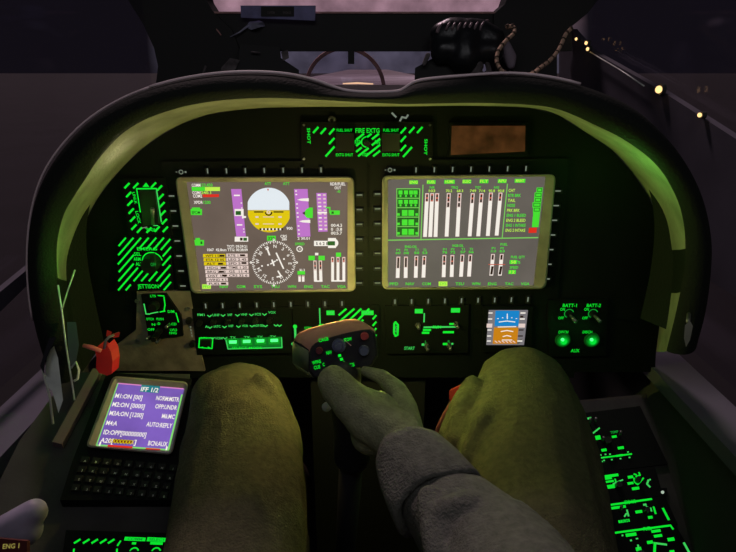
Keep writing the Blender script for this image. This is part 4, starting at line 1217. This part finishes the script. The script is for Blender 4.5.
rpanel('lighting_control_panel', 'middle panel on the right console with two green forked dial markings', [(600, 472), (655, 467), (663, 496), (607, 501)],
       [('r', 610.6, 475.8, 16, 3.4), ('r', 607.5, 478.4, 9, 3), ('r', 609, 481.5, 10, 2.6), ('r', 611, 486.5, 8.5, 4.6), ('l', [(613, 484), (616, 482.5), (622.8, 479.8)], 1.2, GM),
        ('l', [(616, 482), (615, 479)], 1.4), ('r', 630.5, 477, 5.5, 3.4), ('r', 630.5, 483.2, 6, 3), ('r', 635.6, 488.4, 7.5, 3.4),
        ('l', [(634, 478), (634.5, 482), (637.5, 484.5), (640, 482), (643.4, 478)], 1.4), ('l', [(634, 474), (636.5, 475)], 1.6), ('l', [(639, 472.5), (640, 475), (636, 477)], 1.5),
        ('l', [(648.5, 480), (647, 484), (650, 487)], 1.6, GM), ('r', 650, 479.6, 1.7, 1.7, GM)],
       [(618, 486, 3.4), (637.5, 480.5, 3)])
rpanel('stability_control_panel', 'right console panel between two long green lines, holding small green switch legends', [(605, 502), (665, 496), (678, 525), (612, 531)],
       [('l', [(609.5, 505), (651.5, 499)], 1.8), ('t', 'STAB AUG', 630, 501.8, 3.4, 11), ('r', 618.3, 507.3, 15.5, 3.2), ('r', 644.8, 504.6, 3.4, 2.4, GM), ('l', [(646, 506), (648, 507)], 1, GM),
        ('r', 638.8, 511.7, 7, 3.4), ('r', 624, 521, 11.5, 3.4), ('l', [(627, 510), (628.5, 516)], 1.6, GM), ('l', [(624.5, 516.5), (626.5, 513.5)], 1.4, GM),
        ('r', 650.3, 517.3, 4.6, 3.2), ('l', [(650.5, 508), (651.5, 511)], 1.6, GM), ('l', [(653.6, 507), (655.6, 513.5)], 1.8), ('l', [(663, 508.5), (668.7, 519.5)], 2.2), ('t', 'TRIM', 624, 521, 2.6, 9, GD)],
       [(646, 511, 3)], [(620, 511)])
rpanel('fuel_control_panel', 'nearest panel on the right console with a bracketed green line and bold green legends', [(610, 532), (676, 526), (720, 600), (630, 600)],
       [('l', [(615, 532.8), (670.5, 525.4), (673, 529)], 1.8), ('t', 'FUEL', 647.5, 528.5, 3.2, 8), ('r', 631, 534.6, 11, 3.8), ('r', 656, 531, 9.5, 3.2), ('r', 658, 535.8, 8.5, 3.2),
        ('r', 671, 539.3, 7, 4), ('r', 650, 542.2, 6, 3.6), ('l', [(654, 543), (666.5, 544.6)], 1.8, GM), ('l', [(655, 543), (654.5, 552), (656, 558)], 2.4), ('r', 638.6, 549, 5.6, 4.4), ('l', [(638, 545), (638.5, 548)], 1.6, GM),
        ('l', [(684, 543), (689, 552), (692, 558)], 2.2, GM), ('r', 672, 551.5, 5, 3), ('r', 622.5, 535.4, 1.8, 1.8, GM), ('r', 631, 540.4, 2, 2, GM), ('r', 637, 538.6, 2.4, 1.6, GM)],
       [(640, 556, 5)])
pw = unit('pilot_lamp', 'tiny white dot lamp on the right console edge', 'lamp', [(658.5, 488), (667, 488), (667, 496.5), (658.5, 496.5)], UNIT, .004, .004, RF)
mb = MB(); RF.knob(mb, 662.5, 492.3, 1.5, .002, glow('white_dot', rgb(170, 190, 170)), .004); obj('lamp', mb, pw)

# small lever under the right end of the hood, a part of the hood
mb = MB(); q = [(685, 325), (690, 321), (693, 326), (690, 340), (686, 347), (684, 338)]
mb.prism([W(x, y, .605) for x, y in q], [W(x, y, .625) for x, y in q], LINING); mb.tube([W(688, 322, .61), W(689, 314, .625)], .002, SCREW, 8); obj('side_lever', mb, ho)

# ================================================================== FRONT COCKPIT AND CANOPY DETAILS
D = 1.25
hr = thing('front_headrest', W(470, 80, D), 'rounded black leather headrest roll with shiny wrinkled top, right of centre ahead', 'headrest')
blob('cushion', [[(W(441, 34, D), .024), (W(452, 31, D), .028), (W(480, 33, D), .028), (W(494, 38, D), .024)], [(W(442, 50, D), .026), (W(492, 52, D), .026)], [(W(441, 36, D), .022), (W(441, 52, D), .024)], [(W(465, 40, D), .035), (W(465, 58, D), .035)]], LEATHER, hr, .006, 4, .002, 40)
mb = MB(); q = [(415, 68), (433, 58), (438, 50), (470, 50), (470, 95), (414, 95)]
mb.prism([W(x, y, D + .02) for x, y in q], [W(x, y, D + .10) for x, y in q], STRUT); obj('shell', mb, hr)
blob('rumpled_strap', [[(W(472, 58, D), .007), (W(480, 66, D - .01), .009), (W(474, 74, D), .008), (W(486, 76, D), .007)], [(W(484, 54, D - .01), .005), (W(488, 66, D), .006), (W(490, 74, D), .006)], [(W(428, 55, D), .006), (W(424, 64, D), .005)]], GREYB, hr, .003, 2)
hb = thing('front_seat_back', W(268, 80, D), 'dark angular seat back ahead, left of centre, with grey straps', 'seat')
mb = MB(); q = [(240, 44), (280, 47), (281, 58), (299, 70), (299, 95), (222, 95), (238, 68)]
mb.prism([W(x, y, D) for x, y in q], [W(x, y, D + .10) for x, y in q], STRUT); obj('shell', mb, hb)
mb = MB()
for q in ([(221, 68), (230, 58), (240, 60), (234, 72), (222, 74)], [(281, 52), (288, 50), (289, 58), (283, 61)]):
    mb.prism([W(x, y, D - .005) for x, y in q], [W(x, y, D + .01) for x, y in q], GREYB)
mb.tube([W(202, 78, D), W(206, 66, D)], .003, GREYB, 6); mb.tube([W(251, 52, D - .01), W(260, 52.8, D - .01)], .002, GREYB, 6)
obj('grey_strap', mb, hb)
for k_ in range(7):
    x_k = 449 + k_ * 5.6; mb = MB()  # highlights on the wrinkles put in as pale pink ribs
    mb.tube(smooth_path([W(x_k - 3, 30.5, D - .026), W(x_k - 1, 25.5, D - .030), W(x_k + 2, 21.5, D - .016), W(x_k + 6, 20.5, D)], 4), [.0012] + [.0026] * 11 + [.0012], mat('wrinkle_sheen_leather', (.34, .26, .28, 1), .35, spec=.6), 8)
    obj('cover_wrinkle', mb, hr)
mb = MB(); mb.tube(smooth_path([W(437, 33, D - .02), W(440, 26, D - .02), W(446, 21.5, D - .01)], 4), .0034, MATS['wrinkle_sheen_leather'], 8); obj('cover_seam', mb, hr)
gp_ = thing('grey_side_pad', W(508, 70, D), 'pale grey oval pad behind the tan cord, right of the headrest', 'pad')
blob('pad', [[(W(505, 46, D + .03), .013), (W(510, 58, D + .03), .015), (W(511, 65, D + .03), .010)]], mat('pale_grey_pad', (.5, .42, .5, 1), .8), gp_, .004, 3)
mb = MB(); mb.tube([W(510, 60, D + .05), W(512, 110, D + .06)], .006, STRUT, 8); obj('pad_arm', mb, gp_)

PB = thing('blue_label_plate', W(278, 20, 1.35), 'slate-blue plate with a black middle fixed on the crossbar', 'plate')
mb = MB(); FW.quad(mb, [(240.5, 5.5), (315.5, 5.5), (315, 20.5), (241, 17.5)], BLUE, .022, .008); obj('plate', mb, PB)
mb = MB(); FW.quad(mb, [(261, 6.5), (294, 6.5), (294, 16.5), (261, 16.5)], STRUT, .0235, .001); k = obj('black_label', mb, PB)
mb = MB(); FW.text(mb, 'CAUTION', 271, 12.6, 2.2, GREYB, .0239, 7); FW.text(mb, 'ENGAGE', 287, 12.6, 2.2, GREYB, .0239, 8); obj('label_text', mb, k)
cl = thing('crumpled_tape', W(255, 28, 1.3), 'crumpled shiny bluish tape hanging beneath the blue plate', 'tape')
mb = MB(); z = 1.3
pts = [(249, 22, 0), (256, 19, .01), (263, 22, -.01), (265, 26, .005), (257, 28, -.012), (251, 30, .0), (246, 27, .008)]
cen = W(256, 24, z - .012); P = [W(x, y, z + dz) for x, y, dz in pts]
for a, b in zip(P, P[1:] + P[:1]):
    mb.prism([cen, a, b], [cen + V((0, .006, 0)), a + V((0, .006, 0)), b + V((0, .006, 0))], FOIL)
obj('crumpled_end', mb, cl)
mb = MB(); mb.tube([W(249, 25, z), W(240, 32, z), W(230, 37, z)], [.003, .002, .001], FOIL, 6); obj('tail_strip', mb, cl)

for nm, lab, a, b, r, m in (('canopy_stay', 'slim pinkish stay rod nearest the left edge of the windshield', (198, 5), (221, 35), .003, PALEPINK),
                            ('canopy_stay', 'second pinkish stay rod lying outside the first at upper left', (176, -10), (210, 22), .003, PALEPINK)):
    mb = MB(); mb.tube([W(*a, 1.3), W(*b, 1.3)], [r, r * .5], m, 8); tag(obj(nm, mb), lab, 'rod')
for lab, q in (('long red-pink wedge-shaped brace right beside the windshield corner', [(514, -10), (530, -10), (522, 4), (494, 28), (491, 27), (506, 8)]),
               ('short pinkish brace farther right at the top edge', [(538, -10), (566, -10), (540, 20), (528, 27), (525, 25), (532, 12)])):
    mb = MB(); mb.prism([W(x, y, 1.30) for x, y in q], [W(x, y, 1.32) for x, y in q], PALEPINK); tag(obj('canopy_brace', mb), lab, 'brace')


def cord(name, label, pts, r):
    P = smooth_path(pts, 8); mb = MB()
    mb.tube(P, r, CORD, 8)
    t = tag(obj(name, mb), label, 'cord')
    mb = MB()
    for i in range(2, len(P) - 2, 5):
        d = (P[i + 1] - P[i]).normalized(); mb.tube([P[i] - d * r * .6, P[i] + d * r * .6 + V((0, 0, r * .5))], r * 1.12, CORDD, 8)
    obj('dark_fleck', mb, t)
    return t
cord('curled_cord', 'tan cord curling down beside the headrest', [W(506, 27, 1.2), W(513, 27, 1.2), W(514, 33, 1.19), (W(505, 42, 1.18)), W(498, 52, 1.17), W(497, 62, 1.16), W(501, 70, 1.15), W(508, 75, 1.15)], .0042)
cord('braided_cord', 'tan braided cord running from the right canopy post down to the hood', [W(572, 28, 1.02), W(566, 34, 1.02), W(561, 45, 1.02), W(555, 55, 1.0), W(547, 63, .98), W(540, 68, .95), W(532, 74, .92), W(520, 76, .90)], .0035)

mb = MB(); mb.box((0, 1.96, .56), (.32, 0, 0), (0, .40, 0), (0, 0, .37), STRUT); struct('trim_7', mb)
# round sight dome outside, seen between the two seats
rd = thing('round_sight_dome', (-.10, 3.0, .3), 'round glass dome with a pinkish rim seen through the gap between the seats', 'dome')
DC = W(345, 90, 2.6)
mb = MB(); N = 40
mb.tube([DC + V((math.cos(2 * math.pi * k / N) * .175, 0, math.sin(2 * math.pi * k / N) * .175)) for k in range(N)], .0085, PALEPINK, 8, closed=True); obj('rim', mb, rd)
mb = MB()
mb.ball(DC + V((0, .01, 0)), .168, GLASS, 28, 16, (1, .5, 1)); obj('dome', mb, rd)
mb = MB(); mb.tube([DC + V((0, .05, -.10)), DC + V((0, .08, -.9))], .10, STRUT, 16); mb.tube([DC + V((0, .08, -.85)), V((DC.x, 3.0, -1.85))], .14, STRUT, 16); obj('pedestal', mb, rd)
mb = MB(); FW.quad(mb, [(348, 50), (354, 50), (354, 64), (348, 64)], STRUT, .015, .03); tag(obj('hanging_bracket', mb), 'small black bracket hanging from the middle of the crossbar', 'bracket')
mb = MB(); mb.tube([V((-.095, 2.3, .936)), V((-.04, 2.3, .938)), V((.02, 2.3, .935))], [.002, .0035, .002], WARMW, 8)  # highlight on an edge, put in as a weakly glowing bar
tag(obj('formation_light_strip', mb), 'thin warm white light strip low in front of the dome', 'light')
# warm glints on the right canopy rail, put in as small glowing balls
LT = [(577, 39, 1.8), (587, 43, 2.2), (588.5, 49, 2.2), (660, 89.5, 4.6), (701, 115, 2.8)]
lab = ['smallest warm lamp, at the top of the right canopy rail', 'reddish-warm lamp next to the top one on the right canopy rail', 'third warm lamp, just where the thin right rail rod starts',
       'largest warm amber lamp halfway down the right canopy rail', 'warm lamp nearest the right edge on the canopy rail']
for (x, y, r), lb in zip(LT, lab):
    c = SR.at(x, y, .006); k = (c - CP).dot(CF) / CAM_F
    t = thing('canopy_rail_lamp', c, lb, 'lamp', 'warm lamps on the right canopy rail')
    mb = MB(); mb.ball(c + SR.n * .002, r * k, WARM, 12, 8, (.6, 1.15, .8)); obj('bulb', mb, t)
    mb = MB(); mb.disc(c - SR.n * .006, SR.u, SR.v, r * k * 1.3, r * k * 1.2, .006, SR.n, STRUT); obj('socket', mb, t)
mb = MB(); mb.tube([SR.at(590, 52, .008), SR.at(620, 70, .008), SR.at(644, 86, .008)], .0013, BLADE, 6); tag(obj('canopy_rail_rod', mb), 'thin grey rod running between lamps on the right canopy rail', 'rod')

# ================================================================== CYCLIC STICK
st = thing('cyclic_stick', (-.035, .56, 0), 'black control stick grip with tan-edged head and green lettering, held by the gloved hand', 'control stick')
gd = .575
back = CR * -.0165 + CU * .0075 + CF * .012
def g(x, y, d=gd): return W(x, y, d)
face = [(309, 351), (311, 346), (315, 342.5), (323, 339), (333, 336), (343, 333.3), (353, 331), (363, 329.2), (371, 328.5), (375, 331), (377, 342), (378, 356), (372, 366), (350, 369), (330, 375), (314, 378), (309, 372)]
mb = MB()
F_ = [g(x, y) for x, y in face]; Bk = [p + back for p in F_]
cenf = sum(F_, V()) / len(F_)
F2 = [cenf + (p - cenf) * .93 - CF * .003 for p in F_]
mb.prism(F2, F_, GRIPB); mb.prism(F_, Bk, GRIPB)
obj('head', mb, st)
mb = MB()      # tan upper shell
idx = list(range(10))
rows = []
for a in idx:
    p = F_[a] + CU * .0014
    rows.append([p - CU * .003 - CF * .001, p - CF * .001, p + back * .5 + CU * .0012, p + back, p + back - CU * .003])
vs = [q for w_ in rows for q in w_]
mb.add(vs, [[5 * i + k, 5 * i + k + 1, 5 * i + k + 6, 5 * i + k + 5] for i in range(len(rows) - 1) for k in range(4)], TAN, True)
for a, b in ((len(face) - 2, len(face) - 1), (len(face) - 1, 0)):
    p, q = F_[a] - CR * .0015, F_[b] - CR * .0015; p2, q2 = p + back, q + back
    mb.prism([p, q, q2, p2], [x + CR * .0014 for x in (p, q, q2, p2)], mat('grip_side_green_grey', (.12, .16, .09, 1), .6), True)
obj('tan_shell', mb, st)['label'] = 'tan upper surface of the grip head'
fu = (F_[8] - F_[3]).normalized(); fn = -CF
HF = Frame(g(340, 352, gd - .0032), fu, CF.cross(fu) * -1)
if HF.n.dot(CF) > 0: HF = Frame(g(340, 352, gd - .0032), fu, CF.cross(fu))
mb = MB(); HF.knob(mb, 339, 345.5, 7.2, .006, HATB, 0, .9, 20); HF.knob(mb, 339, 345.5, 4.6, .011, HATB, 0, .8, 16); obj('hat_switch', mb, st)
mb = MB(); HF.knob(mb, 364.5, 336, 4.2, .006, DIMRED, 0, .8); obj('red_button', mb, st)
mb = MB(); HF.knob(mb, 319.5, 350.5, 3.8, .005, mat('dark_red_button', (.14, .03, .04, 1), .5), 0, .8); obj('trim_button', mb, st)
mb = MB(); HF.knob(mb, 364, 350.5, 5.5, .006, HATB, 0, .8); obj('thumb_hat', mb, st)
mb = MB(); q = .0008
for x, y, s_, w_ in ((323.5, 339.5, 'CAGE', 10), (347.8, 339.4, 'STOW', 8), (329, 352.5, 'NAV', 5.5), (316.5, 362, 'WPNS', 9), (317, 367.2, 'CUE', 6.5), (323.6, 364.5, 'C', 2), (351, 365, 'ICS', 7)):
    HF.text(mb, s_, x, y, 3.4, G, q, w_)
for x, y in ((339.6, 355.6), (341.5, 359.2), (343, 362.6)): HF.rect(mb, x, y, 3, 2.6, G, q)
HF.line(mb, [(344, 339.5), (351, 345.5)], .8, PALEPINK, q)
obj('green_legend', mb, st)
blob('grip', [[(g(342, 372, .585), .020), (g(345, 395, .60), .017), (g(350, 430, .62), .018), (g(352, 455, .64), .021)]], GRIPB, st, .004, 3)
mb = MB(); mb.tube([g(352, 450, .64), V((-.03, .58, .40)), V((-.03, .60, .02))], [.014, .013, .013], GRIPB, 14); obj('shaft', mb, st)
mb = MB(); mb.disc((-.03, .60, .002), (1, 0, 0), (0, 1, 0), .07, .03, .05, (0, 0, 1), GRIPB, 20); obj('boot', mb, st)
mb = MB(); mb.tube([g(330, 404, .60), g(326.5, 407, .575)], [.004, .0048], mat('pale_button', (.4, .42, .4, 1), .5), 12); obj('side_button', mb, st)

# red webbing tab by the right thigh
rt = thing('red_strap_tab', W(455, 395, .70), 'folded red strap tab poking up beside the right knee', 'strap')
mb = MB(); q = [(449, 391), (458, 387), (469, 384), (467, 392), (460, 401), (452, 404), (449, 398)]
mb.prism([W(x, y, .70) for x, y in q], [W(x, y, .705) + V((.004, .006, 0)) for x, y in q], REDTAB); obj('tab', mb, rt)
mb = MB(); mb.tube([W(452, 402, .70), W(445, 414, .70), W(438, 428, .70), W(430, 470, .72), V((.075, .58, .33))], .003, mat('dark_red_cord', (.12, .03, .04, 1), .8), 6); obj('strap', mb, rt)

# ================================================================== PILOT
pi = thing('person', (0, .05, .40), 'seated person in an olive flight suit, right gloved hand on the stick', 'person')
hipL, hipR = V((-.09, .08, .50)), V((.10, .08, .50))
kL, kR = W(240, 407, .72), W(524, 396, .72)
mL, mR = W(243, 452, .625), W(526, 452, .63)
bL, bR = W(238, 552, .51), W(532, 552, .51)
aL, aR = V((-.17, .98, .14)), V((.18, .98, .14))
shR, elR, wrR = V((.18, -.08, .90)), W(565, 690, .29), W(404, 450, .50)
shL, elL, wrL = V((-.19, -.09, .90)), V((-.27, -.02, .66)), V((-.10, -.07, .92))
pc = W(384, 424, .535)
el2 = W(500, 560, .40)
body = [
    [(V((0, .04, .50)), .10), (V((0, -.02, .64)), .10), (V((0, -.12, .80)), .105), (V((0, -.15, .93)), .08), (V((0, -.15, 1.02)), .05), (V((0, -.14, 1.10)), .045)],
    [(V((0, -.15, .91)), .08), (shR, .05), (elR, .028), (el2, .026), (W(442, 494, .46), .022), (wrR, .018), (pc, .018)],
    [(V((0, -.15, .91)), .08), (shL, .05), (elL, .035), (wrL, .024)],
    [(V((0, .05, .50)), .10), (hipL, .07), (bL, .048), (kL, .045), (aL, .032)],
    [(V((0, .05, .50)), .10), (hipR, .07), (bR, .055), (kR, .045), (aR, .032)],
    [(aL, .035), (aL + V((0, .12, -.06)), .03)], [(aR, .035), (aR + V((0, .12, -.06)), .03)],
    [(V((0, -.15, 1.19)), .085), (V((0, -.13, 1.15)), .07), (V((0, -.10, 1.11)), .045)], [(V((0, -.045, 1.165)), .010), (V((0, -.055, 1.185)), .008)],
    [(wrL, .024), (wrL + V((.03, -.005, .05)), .024)]] + \
    [[(wrL + V((.02 + .012 * k, -.02 + .012 * k, .06)), .009), (wrL + V((.04 + .012 * k, -.02 + .012 * k, .10 + .006 * (k % 2))), .008)] for k in range(4)] + \
    [[(wrL + V((.04, 0, .03)), .010), (wrL + V((.07, .0, .06)), .008)]]
bo = blob('body', body, SKIN, pi, .007, 3)
blob('hair', [[(V((0, -.18, 1.22)), .085), (V((0, -.17, 1.25)), .07)]], HAIR, pi, .008, 2, .003, 30)


def rings_ridge(a, b, r, w, side=1, n=7): return [(a + (b - a) * (i / n) + V((0, 0, math.sin(math.pi * i / n) * w)), r) for i in range(n + 1)]


# trousers: two legs joined at the seat, folds laid on the knees
ch = [[(hipL, .085), (hipR, .085)],
      [(hipL, .085), (bL, .0625), (mL, .0640), (kL, .0560), (kL * .88 + aL * .12, .056), (aL, .050)],
      [(hipR, .085), (bR, .071), (mR, .0760), (kR, .0610), (kR * .88 + aR * .12, .062), (aR, .052)],
      [(W(222, 402, .69), .040), (mL + V((-.005, 0, 0)), .062)],
      [(W(508, 412, .68), .048), (W(498, 450, .64), .045)],
      [(W(472, 382, .665), .009), (W(458, 406, .655), .008), (W(447, 436, .645), .009), (W(440, 466, .64), .010)],
      [(W(546, 420, .69), .040), (W(556, 460, .63), .040)],
      # pleats on the inner side of the left knee
      [(W(262, 380, .655), .008), (W(280, 410, .635), .011), (W(294, 452, .61), .010)],
      [(W(250, 390, .645), .007), (W(262, 420, .60), .009), (W(280, 452, .575), .008)],
      # pleats on the inner side of the right knee
      [(W(488, 374, .69), .005), (W(466, 402, .645), .012), (W(455, 440, .62), .010)],
      [(W(498, 387, .66), .004), (W(482, 420, .59), .010), (W(468, 456, .565), .009)],
      [(W(488, 412, .655), .026), (W(484, 442, .63), .028)],
      [(W(508, 400, .63), .004), (W(496, 436, .566), .006), (W(484, 470, .545), .007)]]
blob('trousers', ch, CLOTH, pi, .0045, 4, .0042, 17)
mb = MB()      # seam on the left leg
blob('trouser_seam', [[(W(243, 470, .535), .0022), (W(240, 500, .50), .0022), (W(236, 560, .455), .0022)]], CLOTH, pi, .0015, 1)
# jacket torso and the sleeves
el2 = W(500, 560, .40)
blob('jacket', [[(V((0, .03, .52)), .115), (V((0, -.03, .66)), .115), (V((0, -.13, .82)), .12), (V((0, -.16, .92)), .09), (V((0, -.16, .985)), .062)],
                [(V((0, -.15, .91)), .09), (shR, .062), (elR, .050), (el2, .043), (W(465, 530, .43), .038), (W(436, 502, .458), .0305), (W(430, 486, .468), .027)],
                [(V((0, -.15, .91)), .09), (shL, .065), (elL, .055), (wrL * .75 + elL * .25, .040)],
                [(W(470, 493, .425), .009), (W(496, 500, .42), .008), (W(490, 507, .405), .008), (W(462, 505, .40), .007), (W(440, 512, .405), .007)],
                [(W(430, 500, .42), .009), (W(436, 530, .40), .009), (W(440, 560, .385), .009)],
                [(W(470, 508, .405), .006), (W(520, 530, .375), .008), (W(560, 562, .35), .009)]],
     SLEEVE, pi, .0035, 2, .0034, 26)
# turned cuff: an open band round the wrist
cu0, cu1 = W(408, 449, .492), W(434, 490, .462)
ax = (cu1 - cu0).normalized(); x_ = ax.cross(V((0, 0, 1))).normalized(); y_ = ax.cross(x_).normalized()
mb = MB(); N = 40; rows = []
prof = [(.016, .022), (.0, .0265), (-.002, .0285), (.005, .031), (.020, .0350), (.038, .0385), (.050, .0400), (.054, .0385), (.050, .032)]
for t, r in prof:
    rr = []
    for k in range(N):
        a = 2 * math.pi * k / N
        w_ = 1 + .06 * math.sin(3 * a + 1) + .03 * math.sin(7 * a + t * 60)
        rr.append(cu0 + ax * (t + .006 * math.sin(2 * a)) + (x_ * math.cos(a) + y_ * math.sin(a) * .9) * r * w_)
    rows.append(rr)
vs = [q for r in rows for q in r]; fs = []
for i in range(len(rows) - 1):
    for k in range(N): fs.append([i * N + k, i * N + (k + 1) % N, (i + 1) * N + (k + 1) % N, (i + 1) * N + k])
mb.add(vs, fs, SLEEVE, True); obj('cuff', mb, pi)
# glove on the right hand
wr = wrR
gl = [
    [(W(420, 470, .485), .022), (W(402, 446, .505), .0225), (W(388, 432, .53), .022), (W(384, 422, .54), .018)],
    [(W(392, 432, .515), .023), (W(368, 418, .52), .021), (W(352, 402, .525), .0185), (W(339, 388, .535), .0165), (W(333, 381, .54), .0145)],          # thumb
    [(W(374, 432, .53), .022), (W(366, 414, .54), .017)],
    [(W(411, 438, .51), .013), (W(405, 408, .53), .0115), (W(397, 390, .545), .0095), (W(381, 376.5, .56), .0075), (W(365, 370.5, .57), .0052)],    # index finger
    [(W(400, 412, .545), .012), (W(394, 402, .575), .010), (W(374, 399, .605), .009), (W(353, 397, .618), .008)],  # middle
    [(W(398, 424, .55), .012), (W(388, 416, .585), .0105), (W(370, 412, .61), .0095), (W(350, 404, .62), .0085)],    # ring
    [(W(394, 436, .55), .011), (W(384, 428, .585), .0095), (W(368, 422, .612), .0085), (W(353, 421, .62), .0075)],   # little
    [(W(403, 398, .53), .004), (W(409, 415, .515), .005), (W(419, 440, .495), .005)],
    [(W(349, 386, .535), .004), (W(368, 394, .53), .006), (W(386, 400, .525), .006), (W(394, 410, .52), .004)]]
blob('glove', gl, GLOVE, pi, .0022, 4, .0009, 60)
for s_, a in ((-1, aL), (1, aR)):
    blob('boot', [[(a + V((0, -.01, .06)), .052), (a, .050), (a + V((0, .0, -.06)), .045)], [(a + V((0, .0, -.075)), .045), (a + V((0, .10, -.085)), .042), (a + V((0, .16, -.09)), .036)]], BOOT, pi, .006, 3)

# pilot seat below the pilot
se = thing('pilot_seat', (0, -.05, 0), 'dark pilot seat beneath the seated person', 'seat')
mb = MB(); mb.box((0, .06, .33), (.20, 0, 0), (0, .20, 0), (0, 0, .05), STRUT); obj('cushion', mb, se)
mb = MB(); mb.box((0, -.36, .66), (.20, 0, 0), (0, .035, 0), (0, .06, .32), STRUT); obj('backrest', mb, se)
mb = MB(); mb.box((0, .0, .14), (.16, 0, 0), (0, .18, 0), (0, 0, .14), STRUT); obj('base', mb, se)
